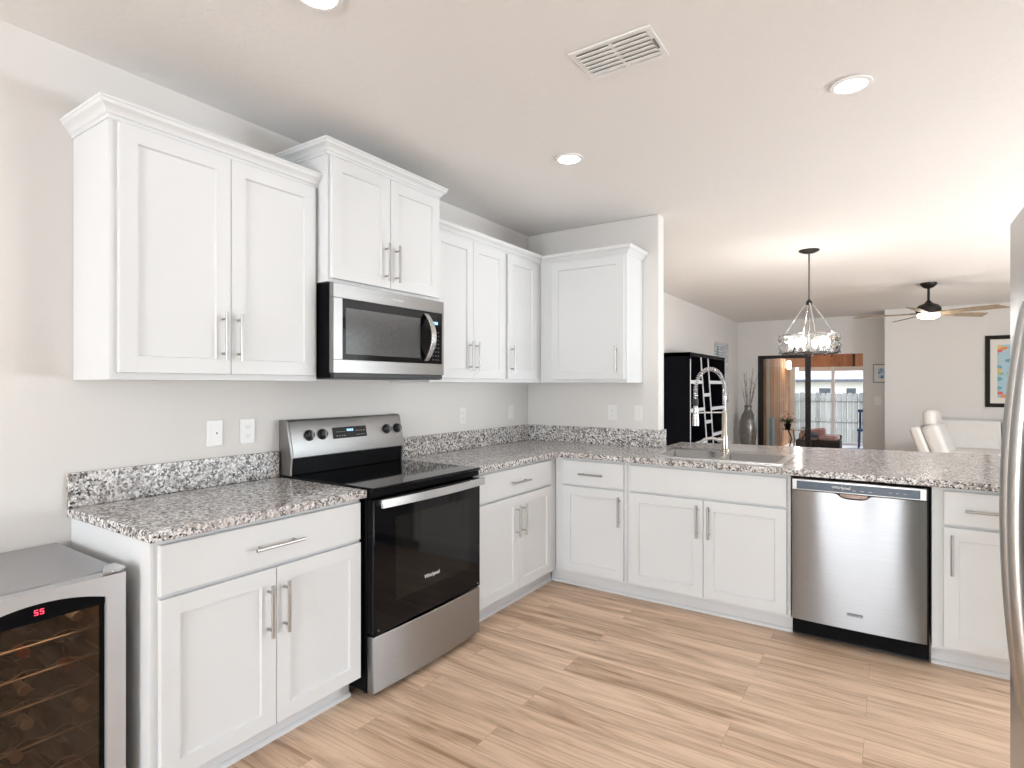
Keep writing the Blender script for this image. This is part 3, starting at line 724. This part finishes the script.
# door: silver frame whose opening has an arched head
n = 20; y0, y1 = -D_-.058, -D_-.010
ix0, ix1, iz0 = .052, W-.052, .085
def arch(u): return .728+.030*(1-(2*u-1)**2)
m = MB().box(0, y0, .032, ix0, y1, Ht+.008).box(ix1, y0, .032, W, y1, Ht+.008).box(ix0, y0, .032, ix1, y1, iz0)
for i in range(n):
    u0, u1 = i/n, (i+1)/n; x0, x1 = ix0+u0*(ix1-ix0), ix0+u1*(ix1-ix0)
    m.prism([(x0, arch(u0)), (x1, arch(u1)), (x1, Ht+.008), (x0, Ht+.008)], 'y', y0, y1)
d = m.obj('door', 'cooler_frame', t)
MB().box(ix0, y0+.022, iz0, ix1, y0+.028, .708).obj('glass_pane', 'smoked_glass', d, smooth=False)
m = MB().box(ix0, y0+.010, .706, ix1, y0+.030, .76).box(ix0, y0+.014, iz0, ix0+.008, y0+.03, .706).box(ix1-.008, y0+.014, iz0, ix1, y0+.03, .706); m.obj('control_strip', 'black_enamel', d)
def seven(m, x, z, segs, s, y):
    w_, h_ = s*.55, s
    S = {'a': (0,h_,w_,h_), 'g': (0,h_/2,w_,h_/2), 'd': (0,0,w_,0), 'f': (0,h_/2,0,h_), 'b': (w_,h_/2,w_,h_), 'e': (0,0,0,h_/2), 'c': (w_,0,w_,h_/2)}
    for k in segs:
        xa, za, xb, zb = S[k]; m.box(x+xa-.001, y, z+za-.001, x+xb+.001, y+.001, z+zb+.001)
m = MB()
seven(m, .200, .726, 'afgcd', .013, y0+.0088); seven(m, .213, .726, 'afgcd', .013, y0+.0088); m.obj('display_digits', 'display_red', d, smooth=False)
MB().prism([(W-.065, -D_-.062), (W-.02, -D_-.062), (W+.004, -D_-.045), (W+.004, -D_+.02), (W-.03, -D_+.02)], 'z', Ht+.0125, Ht+.021).obj('hinge', 'steel_bright', t, bevel=.002)
shelf_z = [.62, .535, .45, .335, .235, .13]
for z in shelf_z:
    m = MB()
    m.cyl((.024, -D_+.02, z), (W-.024, -D_+.02, z), .0032, 8)
    m.cyl((.024, -.10, z), (W-.024, -.10, z), .0025, 6)
    for i in range(2):
        x = .027+i*(W-.054); m.cyl((x, -D_+.02, z-.003), (x, -.09, z-.003), .0016, 6)
    wv = [(.03+k*(W-.06)/40, -D_+.05, z+.006*math.cos(k*2*PI/40*4)) for k in range(41)]; m.tube(wv, .0018, 5)
    m.obj('wire_rack', 'wire', t)
l = bpy.data.lights.new('cooler_fill', 'AREA'); l.shape = 'RECTANGLE'; l.size = .3; l.size_y = .1; l.energy = .35; l.color = (1, .82, .62)  # added fill lamp that brightens the dark cooler inside
o = bpy.data.objects.new('cooler_fill', l); COL.objects.link(o); o.parent = t; o.location = (W/2, -.42, .745)
# bottles lying on the racks (each a thing of its own)
def bottle_parts(label, group, glassm, foilm, cap_first):
    b = thing('wine_bottle', label, 'bottle', group=group)
    R = Matrix.Rotation(PI/2, 4, 'X')     # the lathe's z becomes local -y, towards the door
    prof = [(.010, .0), (.034, .002), (.0365, .008), (.0365, .19), (.033, .205), (.020, .225), (.0145, .245), (.0135, .25)]
    MB().lathe(prof, n=20, T=R).obj('glass_body', glassm, b)
    MB().lathe([(.0138, .2505), (.0142, .252), (.0142, .298), (.0155, .300), (.0155, .307), (.013, .310)], n=16, T=R).obj('foil_capsule', foilm, b)
    return b
spec = []
foils = ['foil_silver', 'foil_red', 'foil_black', 'foil_gold', 'foil_blue']
fn = {'foil_silver': 'silver', 'foil_red': 'red', 'foil_black': 'black', 'foil_gold': 'gold', 'foil_blue': 'blue'}
rown = ['top', 'second', 'third', 'fourth', 'fifth', 'lowest']
plan = {1: ['foil_silver', 'foil_red', 'foil_blue'], 2: ['foil_gold', 'foil_silver', 'foil_red'], 3: ['foil_black', 'foil_silver', 'foil_gold'],
        4: ['foil_red', 'foil_silver', 'foil_blue'], 5: ['foil_silver', 'foil_gold', 'foil_red'], 0: ['foil_black', 'foil_blue', 'foil_silver']}
posn = ['left', 'middle', 'right']
for r_ in range(6):
    for i in range(3):
        f = plan[r_][i]; dark = (r_+i) % 2
        b = bottle_parts('dark wine bottle with %s capsule at the %s of the wine cooler\'s %s rack' % (fn[f], posn[i], rown[r_]), 'wine bottles lying in the cooler', 'bottle_dark' if dark else 'bottle_green', f, False)
        # world: local -y points to +x after the quarter turn
        b.rotation_euler = (0, 0, LZ); b.location = (.095+.03*((r_*2+i) % 3), -3.646+.082+i*.128+(.008 if r_ % 2 else -.008), shelf_z[r_]+.0405)

# ------------------------------------------------------------------ wall plates
def plate(label, loc, rz, kind, w=.072, h=.116):
    t = thing('wall_outlet' if kind == 'outlet' else 'wall_switch' if kind == 'switch' else 'wall_jack', label, {'outlet': 'outlet', 'switch': 'light switch', 'jack': 'wall jack'}[kind], loc, rz)
    MB().box(-w/2, -.006, -h/2, w/2, -.0005, h/2).obj('cover_plate', 'plastic_white', t, bevel=.002)
    if kind == 'outlet':
        for z in (-.020, .020):
            q = MB().box(-.016, -.0085, z-.014, .016, -.0062, z+.014).obj('receptacle', 'plastic_white', t, bevel=.001)
            MB().box(-.007, -.0090, z-.003, -.0055, -.0086, z+.006).box(.0055, -.0090, z-.003, .007, -.0086, z+.006).box(-.0015, -.009, z-.010, .0015, -.0086, z-.0065).obj('slot', 'vent_dark', q, smooth=False)
    elif kind == 'switch':
        MB().box(-.016, -.010, -.033, .016, -.0062, .033).obj('rocker', 'plastic_white', t, bevel=.002)
    else:
        q = MB().box(-.018, -.008, -.030, .018, -.0062, .030).obj('insert', 'plastic_white', t, bevel=.001)
        MB().box(.004, -.0086, -.004, .011, -.0081, .004).obj('socket', 'vent_dark', q, smooth=False)
    return t
plate('white wall jack plate with a single dark socket, above the short countertop', (0, -2.643, 1.150), LZ, 'jack')
plate('white duplex outlet between the single-socket plate and the stove', (0, -2.487, 1.149), LZ, 'outlet')
plate('white duplex outlet on the left wall just right of the stove', (0, -.873, 1.150), LZ, 'outlet')
plate('white rocker switch on the left wall near the inside corner', (0, -.257, 1.152), LZ, 'switch')
plate('white duplex outlet on the back wall under the wide single-door cabinet', (.762, 0, 1.157), 0, 'outlet')
plate('white rocker switch near the free end of the short back wall', (.974, 0, 1.160), 0, 'switch')
plate('white light switch on the far wall below the small blue picture', (2.335, FAR, 1.095), 0, 'switch', .10, .15)

# ------------------------------------------------------------------ ceiling fittings
def downlight(label, x, y, e=1.6):
    t = thing('recessed_downlight', label, 'ceiling light', (x, y, H), 0, 'recessed kitchen downlights')
    MB().lathe([(.058, -.001), (.074, -.001), (.078, -.004), (.076, -.009), (.060, -.010)], n=40, close=False).obj('trim_ring', 'vent_white', t)
    MB().lathe([(.001, -.002), (.059, -.002), (.059, -.006), (.001, -.0075)], n=40).obj('lens', 'light_disc', t)
    l = bpy.data.lights.new('downlight_glow', 'AREA'); l.shape = 'DISK'; l.size = .11; l.energy = e; l.color = (1, .98, .95); l.spread = math.radians(165)
    o = bpy.data.objects.new('downlight_glow', l); COL.objects.link(o); o.parent = t; o.location = (0, 0, -.012)
downlight('round recessed downlight near the air vent, right of centre and closest to the viewer', 2.389, -1.288)
downlight('small round recessed downlight above the short cabinet over the microwave', 1.058, -1.257)
downlight('recessed downlight cut by the top edge of the picture', 1.01, -2.86)

t = thing('ceiling_vent', 'white louvred air vent set in the kitchen ceiling', 'vent', (1.675, -2.02, H))
m = MB(); a, b, f = .158, .108, .022
m.box(-a, -b, -.006, a, -b+f, -.0005).box(-a, b-f, -.006, a, b, -.0005).box(-a, -b+f, -.006, -a+f, b-f, -.0005).box(a-f, -b+f, -.006, a, b-f, -.0005).box(-.006, -b+f, -.008, .006, b-f, -.0005)
m.obj('frame', 'vent_white', t, bevel=.001)
MB().box(-a+f, -b+f, -.0012, a-f, b-f, -.0005).obj('duct', 'duct_grey', t, smooth=False)
for i in range(6):
    y = -b+f+.016+i*.027
    T = Matrix.Translation((0, y, -.008)) @ Matrix.Rotation(math.radians(13), 4, 'X')
    MB().box(-a+f, -.0145, -.001, -.006, .0145, .001, T).box(.006, -.0145, -.001, a-f, .0145, .001, T).obj('louvre', 'vent_white', t, smooth=False)
MB().box(a-.016, -.03, -.012, a-.010, .03, -.0062).obj('damper_lever', 'vent_dark', t)

# ------------------------------------------------------------------ chandelier
t = thing('chandelier', 'dark metal chandelier with a wavy glass drum of lit bulbs over the dining area', 'chandelier', (1.898, 1.855, H))
MB().lathe([(.012, -.03), (.05, -.026), (.082, -.012), (.088, -.004), (.088, -.0005)], n=32).obj('canopy', 'bronze_black', t)
MB().cyl((0, 0, -.025), (0, 0, -.46), .0075, 12).obj('rod', 'bronze_grey', t)
MB().lathe([(.008, -.515), (.026, -.505), (.03, -.49), (.024, -.475), (.01, -.455)], n=20).obj('hub', 'bronze_black', t)
RR = .245
for k in range(4):
    a = math.radians(20+90*k); c_, s_ = math.cos(a), math.sin(a)
    MB().tube([(.02*c_, .02*s_, -.485), (.10*c_, .10*s_, -.60), (RR*.86*c_, RR*.86*s_, -.785)], [.006, .0055, .0055], 8).obj('arm', 'chrome', t)
MB().cyl((0, 0, -.50), (0, 0, -.955), .005, 10).obj('centre_stem', 'bronze_grey', t)
def ringpts(r, z, n=64, wob=0, f=12): return [((r+wob*math.sin(f*2*PI*k/n))*math.cos(2*PI*k/n), (r+wob*math.sin(f*2*PI*k/n))*math.sin(2*PI*k/n), z) for k in range(n)]
MB().tube(ringpts(RR*.9, -.785), .0055, 8, True).obj('ring', 'chrome', t)
m = MB().tube(ringpts(RR*.95, -.95), .006, 8, True)
for k in range(4):
    a = math.radians(20+90*k); m.tube([(0, 0, -.95), (RR*.95*math.cos(a), RR*.95*math.sin(a), -.95)], .004, 6)
m.obj('base_ring', 'bronze_black', t)
for k in range(4):      # scrolled feet
    a = math.radians(65+90*k); p = []
    for i in range(17):
        u = i/16*PI*1.25; rr = RR*1.02+.035*math.sin(u)-.05*(1-math.cos(u))*.5; p.append((rr*math.cos(a+u*.10), rr*math.sin(a+u*.10), -.965+.06*math.sin(u*.9)))
    MB().tube(p, .005, 8).obj('scroll', 'bronze_black', t)
vs, fs = [], []; n = 128; rows = [(-.785, 1.0), (-.815, 1.05), (-.85, .985), (-.885, 1.04), (-.92, .98), (-.948, 1.03)]
for i, (z, q) in enumerate(rows):
    for k in range(n):
        a = 2*PI*k/n; r = RR*q*(1+.02*math.sin(12*a+i*.6)); vs.append((r*math.cos(a), r*math.sin(a), z+.008*math.sin(10*a+i)))
for i in range(len(rows)-1):
    for k in range(n): k2 = (k+1) % n; fs.append((i*n+k, i*n+k2, (i+1)*n+k2, (i+1)*n+k))
o = MB().add(vs, fs).obj('glass_shade', 'shade_glass', t); so = o.modifiers.new('solid', 'SOLIDIFY'); so.thickness = .004
for k in range(6):
    a = 2*PI*k/6+.3; x, y = .15*math.cos(a), .15*math.sin(a)
    s_ = MB().lathe([(.018, -.95), (.018, -.90), (.014, -.895)], (x, y, 0), 14).obj('socket', 'chrome', t)
    MB().lathe([(.010, -.895), (.022, -.872), (.028, -.85), (.024, -.825), (.010, -.808)], (x, y, 0), 14).obj('bulb', 'bulb_glow', s_)
    if k % 2 == 0:
        l = bpy.data.lights.new('chandelier_glow', 'POINT'); l.energy = 4; l.color = (1, .96, .90); l.shadow_soft_size = .02
        o = bpy.data.objects.new('chandelier_glow', l); COL.objects.link(o); o.parent = t; o.location = (x*1.25, y*1.25, -.77)

# ------------------------------------------------------------------ ceiling fan
FX, FY = 2.906, 4.54; zf = 2.235-H
t = thing('ceiling_fan', 'five-blade ceiling fan with black motor and lit bowl over the living room', 'ceiling fan', (FX, FY, H))
MB().lathe([(.02, -.07), (.055, -.055), (.085, -.02), (.088, -.0005)], n=28).obj('canopy', 'bronze_black', t)
MB().cyl((0, 0, -.06), (0, 0, -.25), .014, 14).obj('downrod', 'bronze_black', t)
MB().lathe([(.018, -.215), (.035, -.235), (.05, -.25), (.10, -.27), (.125, -.30), (.13, -.345), (.115, -.372)], n=32).obj('motor_housing', 'bronze_black', t)
MB().lathe([(.118, -.373), (.118, -.395), (.105, -.42), (.06, -.435), (.001, -.438)], n=32, close=False).obj('light_bowl', 'fan_light', t)
for k in range(5):
    th = math.radians(39+72*k)
    T = Matrix.Rotation(th, 4, 'Z') @ Matrix.Translation((0, 0, -.372)) @ Matrix.Rotation(math.radians(-12), 4, 'X')
    m = MB(); n = 14; vs, fs = [], []
    for i in range(n+1):
        u = i/n; x = .10+u*.69; hw = .045+.035*min(1, u*1.4); sk = .03*u
        for zz in (-.004, .004): vs += [(x+(-.05 if i == n else 0), -hw+sk, zz), (x, hw+sk*.2, zz)]
    for i in range(n):
        a = i*4; b = a+4
        fs += [(a, b, b+1, a+1), (a+2, a+3, b+3, b+2), (a, a+2, b+2, b), (a+1, b+1, b+3, a+3)]
    fs += [(0, 1, 3, 2), (n*4, n*4+2, n*4+3, n*4+1)]
    bl = MB().add(vs, fs, T).obj('blade', 'fan_blade_wood', t)
    MB().add(*(lambda q: (q.v, q.f))(MB().box(.06, -.022, .004, .19, .022, .011)), T).obj('blade_iron', 'bronze_black', bl)
l = bpy.data.lights.new('fan_glow', 'POINT'); l.energy = 7; l.color = (1, .94, .86); l.shadow_soft_size = .08
o = bpy.data.objects.new('fan_glow', l); COL.objects.link(o); o.parent = t; o.location = (0, 0, -.50)

# ------------------------------------------------------------------ bookcase against the left wall
t = thing('bookcase', 'black bookcase with pale-edged slanted dividers against the dining room wall', 'bookcase', (.004, 3.413, 0), LZ)
W, D_, HB = 1.86, .346, 1.80
m = MB().box(0, -D_, 0, .03, 0, HB).box(W-.03, -D_, 0, W, 0, HB).box(0, -D_, HB-.05, W, 0, HB).box(.03, -.02, 0, W-.03, 0, HB-.03).box(.03, -D_, 0, W-.03, -.01, .12)
m.obj('frame', 'shelf_black', t, smooth=False)
# slanted dividers: (x at top, x at bottom)
z0_, z1_ = .12, HB-.05
divs = [(.515, .93), (.875, 1.27)]
def slant(d, z): return d[0]+(d[1]-d[0])*(z1_-z)/(z1_-z0_-.0)
for dvd in divs:
    a0_, a1_ = slant(dvd, z0_), slant(dvd, z1_)
    q = MB().prism([(a0_-.012, z0_), (a0_+.012, z0_), (a1_+.012, z1_), (a1_-.012, z1_)], 'y', -D_+.008, -.02).obj('divider', 'shelf_black', t, smooth=False)
    MB().prism([(a0_-.017, z0_), (a0_+.017, z0_), (a1_+.017, z1_), (a1_-.017, z1_)], 'y', -D_-.002, -D_+.0075).obj('edge_band', 'shelf_edge', q, smooth=False)
MB().box(.0, -D_-.003, 0, .028, -D_-.0005, HB-.09).obj('edge_band', 'shelf_edge', t, smooth=False)
bays = [(lambda z: .031, lambda z: slant(divs[0], z)-.018, (.60, 1.055, 1.43)), (lambda z: slant(divs[0], z)+.018, lambda z: slant(divs[1], z)-.018, (.865, 1.25)), (lambda z: slant(divs[1], z)+.018, lambda z: W-.031, (.66, 1.045, 1.43))]
for xa, xb, zs in bays:
    for z in zs:
        q = MB().box(xa(z), -D_+.008, z-.035, xb(z), -.021, z).obj('shelf', 'shelf_black', t, smooth=False)
        MB().box(xa(z), -D_-.001, z-.042, xb(z), -D_+.0075, z+.004).obj('edge_band', 'shelf_edge', q, smooth=False)

# ------------------------------------------------------------------ floor vase with twigs
t = thing('floor_vase', 'tall grey glazed floor vase with bare twigs beside the patio door', 'vase', (.275, 7.40, 0))
MB().lathe([(.085, 0), (.095, .02), (.13, .25), (.155, .48), (.15, .65), (.115, .80), (.075, .88), (.062, .93), (.07, .985), (.062, .98), (.055, .93), (.06, .88)], n=32, close=False).obj('pot', 'vase_grey', t)
rv = random.Random(3)
for k in range(16):
    a = rv.uniform(0, 2*PI); sp = rv.uniform(.03, .17); hgt = rv.uniform(1.25, 1.72); p = []
    for i in range(7):
        u = i/6; p.append((math.cos(a)*(.03+sp*u**1.5)+rv.uniform(-.012, .012)*u, math.sin(a)*(.03+sp*u**1.5)+rv.uniform(-.012, .012)*u, .80+(hgt-.80)*u))
    m = MB().tube(p, [.005*(1-.6*i/6) for i in range(7)], 5)
    q = Vector(p[4]); m.tube([q, q+Vector((rv.uniform(-.07, .07), rv.uniform(-.07, .07), .12))], [.003, .0015], 5)
    m.obj('twig', 'twig', t)

# ------------------------------------------------------------------ pictures
def picture(label, loc, w, h, fw, fm, matw, artm):
    t = thing('framed_picture', label, 'picture', loc)
    MB().box(-w/2, -.025, -h/2, w/2, -.0005, -h/2+fw).box(-w/2, -.025, h/2-fw, w/2, -.0005, h/2).box(-w/2, -.025, -h/2+fw, -w/2+fw, -.0005, h/2-fw).box(w/2-fw, -.025, -h/2+fw, w/2, -.0005, h/2-fw).obj('frame', fm, t, bevel=.002)
    MB().box(-w/2+fw, -.010, -h/2+fw, w/2-fw, -.001, h/2-fw).obj('mount', 'mat_cream', t, smooth=False)
    MB().box(-w/2+fw+matw, -.012, -h/2+fw+matw, w/2-fw-matw, -.0105, h/2-fw-matw).obj('print', artm, t, smooth=False)
picture('large black-framed colourful print on the living room wall', (4.06, 7.2, 1.578), .68, 1.085, .058, 'frame_black', .085, 'art_bright')
picture('small grey-framed blue picture beside the patio door', (2.385, FAR, 1.575), .25, .33, .018, 'frame_grey', .062, 'art_blue')

# ------------------------------------------------------------------ white leather seating
def cushion(parent, name, size, loc, rot=(0,0,0), r=.05, m='leather_white'):
    x, y, z = size; o = MB().box(-x/2, -y/2, -z/2, x/2, y/2, z/2).obj(name, m, parent, loc, bevel=r, seg=4, rot=rot); return o
t = thing('recliner', 'white leather recliner leaning back with raised headrest beside the sofa', 'recliner', (3.20, 5.72, 0), -.22)
cushion(t, 'base', (.78, .62, .26), (.15, 0, .19))
cushion(t, 'seat', (.60, .54, .17), (.28, 0, .40), r=.06)
lean = math.radians(-19)
cushion(t, 'backrest', (.20, .60, .60), (-.10, 0, .545), (0, lean, 0), .06)
cushion(t, 'back_shell', (.13, .64, .56), (-.272, 0, .53), (0, lean, 0), .045)
cushion(t, 'headrest', (.15, .46, .235), (-.205, .0, .915), (0, math.radians(-4), 0), .06)
for y in (-.385, .385): cushion(t, 'armrest', (.80, .11, .40), (.15, y, .24), r=.045)
t = thing('sofa', 'long white leather sofa along the living room wall behind the recliner', 'sofa', (4.27, 6.73, 0), 0)
cushion(t, 'base', (2.5, .86, .28), (0, 0, .20))
for i in range(3):
    cushion(t, 'seat_cushion', (.74, .60, .17), (-.76+i*.76, -.12, .345), r=.05)
    cushion(t, 'back_cushion', (.755, .20, .50), (-.77+i*.77, .26, .585), (math.radians(-8), 0, 0), .035)
for x in (-1.22, 1.22): cushion(t, 'armrest', (.14, .88, .42), (x, -.01, .25), r=.045)

# ------------------------------------------------------------------ outside, seen through the patio door
struct(MB().box(-.2, FAR+.12, -.15, 6.6, 11.2, -.01).obj('porch_floor', 'concrete', smooth=False), 'pale concrete porch floor')
struct(MB().box(-40, 11.2, -.9, 45, 60, -.75).obj('ground', 'grass', smooth=False), 'grass yard')
struct(MB().box(.33, FAR+.125, -.01, .50, 11.05, 2.6).obj('wall_porch', 'cedar', smooth=False), 'knotty cedar board wall on the left of the porch')
struct(MB().box(.501, FAR+.125, -.01, .545, FAR+.16, 2.3).obj('trim_1', 'porch_white', smooth=False), 'cream jamb board')
struct(MB().box(.38, 10.95, 1.80, 5.0, 11.12, 2.5).obj('trim_2', 'cedar_beam', smooth=False), 'cedar header beam')
struct(MB().box(-.2, FAR+.12, 2.5, 6.6, 11.25, 2.6).obj('porch_ceiling', 'cedar_beam', smooth=False), 'wooden porch ceiling')
t = thing('screen_frame', 'white frame of the screened porch opening', 'screen frame', (0, 11.03, 0))
for x0, x1 in ((.50, .62), (1.375, 1.445), (2.25, 2.32), (3.1, 3.17)): MB().box(x0, -.03, -.01, x1, .03, 1.799).obj('post', 'porch_white' if x0 < .55 else 'screen_post', t)
MB().box(.70, -.025, 1.70, 5.0, .025, 1.799).obj('top_rail', 'porch_white', t); MB().box(.70, -.025, .0, 5.0, .025, .06).obj('bottom_rail', 'screen_post', t)
t = thing('porch_light', 'small white lantern hanging on the cedar porch wall', 'lamp', (.501, 10.3, 1.86))
l = bpy.data.lights.new('lantern_glow', 'POINT'); l.energy = 7; l.color = (1, .93, .84); l.shadow_soft_size = .06; o = bpy.data.objects.new('lantern_glow', l); COL.objects.link(o); o.parent = t; o.location = (.30, -.25, 0)
MB().box(0, -.05, -.10, .02, .05, .10).obj('back_plate', 'porch_white', t); MB().lathe([(.03, -.14), (.055, -.12), (.055, .05), (.03, .08)], (.08, 0, 0), 16).obj('shade', 'lantern_shade', t)
t = thing('wooden_fence', 'weathered grey wooden fence across the back yard', 'fence', (0, 16, -.75))
for i in range(60):
    x = -3.5+i*.145; h = 1.885+.012*math.sin(i*2.3)
    MB().prism([(x, 0), (x+.138, 0), (x+.138, h-.03), (x+.11, h), (x+.028, h), (x, h-.03)], 'y', -.01, .01).obj('board', 'fence_wood', t, smooth=False)
for z in (.35, 1.05, 1.68): MB().box(-3.5, -.05, z-.045, 5.2, -.011, z+.045).obj('rail', 'fence_wood', t, smooth=False)
for x in (-2.6, -.2, 2.2, 4.6): MB().box(x, -.14, 0, x+.09, -.051, 1.86).obj('post', 'fence_wood', t, smooth=False)
t = thing('neighbour_house', 'pale low house with a light grey roof beyond the fence', 'house', (0, 28, -.75))
MB().box(-8, 0, 0, 9, 6, 2.38).obj('wall', 'house_wall', t, smooth=False)
MB().prism([(-.6, 2.30), (-.6, 2.40), (3, 3.75), (6.6, 2.40), (6.6, 2.30)], 'x', -8.5, 9.5).obj('roof', 'house_roof', t, smooth=False); MB().box(-8.5, -.64, 2.28, 9.5, -.601, 2.42).obj('eave_shade', 'house_window', t, smooth=False)  # dark front strip stands in for shade under the eave
for x0, x1 in ((-.45, .05), (.72, 1.12), (2.4, 3.0), (-3, -2.4)):
    q = MB().box(x0-.06, -.03, 1.54, x1+.06, -.001, 2.03).obj('window', 'screen_post', t, smooth=False); MB().box(x0, -.045, 1.59, x1, -.031, 1.98).obj('pane', 'house_window', q, smooth=False)
# porch furniture
t = thing('patio_sofa', 'dark wicker patio sofa with pink cushions on the porch', 'sofa', (1.22, 9.95, -.01), 0)
MB().box(-.42, -.30, .0, .42, .30, .20).obj('base', 'wicker_dark', t, bevel=.02)
MB().box(-.42, .22, .2, .42, .32, .30).obj('back', 'wicker_dark', t, bevel=.02)
for x, rr in ((-.2, .1), (.2, -.08)): cushion(t, 'seat_cushion', (.36, .44, .10), (x, -.03, .25), (0, 0, rr), .04, 'cushion_pink')
for x, rr in ((-.24, .3), (.0, -.15)): cushion(t, 'throw_pillow', (.26, .09, .20), (x, .10, .34), (.35, rr, 0), .035, 'cushion_pink')
cushion(t, 'throw_pillow', (.24, .09, .16), (-.12, -.22, .30), (.5, .2, .2), .03, 'pillow_slate')
t = thing('planter_box', 'tall grey-green planter against the cedar wall', 'planter', (.55, 8.16, -.01))
m = MB().box(-.045, -.12, 0, .05, .12, .74); m.obj('box', 'planter_grey', t, bevel=.008)
t = thing('patio_table', 'glass-topped round patio table on the porch', 'table', (.86, 9.28, -.01))
MB().lathe([(.001, .44), (.27, .44), (.275, .447), (.27, .455), (.001, .455)], n=40).obj('tabletop', 'table_glass', t)
for k in range(3):
    a = 2*PI*k/3+.4; MB().tube([(.20*math.cos(a), .20*math.sin(a), 0), (.12*math.cos(a), .12*math.sin(a), .25), (.22*math.cos(a), .22*math.sin(a), .439)], .013, 8).obj('leg', 'bronze_black', t)
t = thing('flowering_plant', 'potted plant with pink blossoms on the glass patio table', 'plant', (.70, 9.26, .4455))
MB().lathe([(.05, 0), (.075, .10), (.08, .11), (.07, .11), (.06, .095)], n=20).obj('pot', 'bronze_black', t)
rv = random.Random(11); lm = MB(); st = MB()
for k in range(26):
    a = rv.uniform(0, 2*PI); l_ = rv.uniform(.12, .26); up_ = rv.uniform(.02, .20); ba = Vector((0, 0, .09)); tp = Vector((math.cos(a)*l_, math.sin(a)*l_, .09+up_*.6))
    md = ba.lerp(tp, .5)+Vector((0, 0, .08)); sd = Vector((-math.sin(a), math.cos(a), 0))*.022
    lm.add([ba, md-sd, md+sd, tp, md+Vector((0, 0, .004))], [(0, 1, 4), (0, 4, 2), (1, 3, 4), (4, 3, 2)])
o = lm.obj('foliage', 'leaf_green', t); o.modifiers.new('solid', 'SOLIDIFY').thickness = .002
for k in range(4):
    a = rv.uniform(0, 2*PI); st.tube([(0, 0, .1), (.03*math.cos(a), .03*math.sin(a), .22), (.07*math.cos(a), .07*math.sin(a), .33)], .003, 5)
st.obj('stem', 'twig', t)
fm = MB()
for k in range(14):
    c = Vector((rv.uniform(-.10, .10), rv.uniform(-.10, .10), rv.uniform(.22, .37)))
    for j in range(5):
        a = 2*PI*j/5+k; d_ = Vector((math.cos(a), math.sin(a), .35)).normalized()
        q = Vector((-math.sin(a), math.cos(a), 0))*.014; fm.add([c, c+d_*.02-q, c+d_*.036, c+d_*.02+q], [(0, 1, 2, 3)])
o = fm.obj('blossom', 'petal_pink', t); o.modifiers.new('solid', 'SOLIDIFY').thickness = .002
t = thing('patio_chair', 'blue patio chair partly hidden behind the patio door jamb', 'chair', (2.13, 10.6, -.01), 0)
MB().box(-.22, -.22, .38, .22, .22, .42).obj('seat', 'chair_blue', t, bevel=.01)
m = MB()
for i in range(6): m.box(-.20+i*.07, .20, .42, -.155+i*.07, .225, .80)
m.box(-.22, .195, .78, .22, .23, .84); m.obj('backrest', 'chair_blue', t)
for x in (-.19, .19):
    for y in (-.19, .19): MB().cyl((x, y, 0), (x*.95, y*.95, .38), .017, 8).obj('leg', 'chair_blue', t)
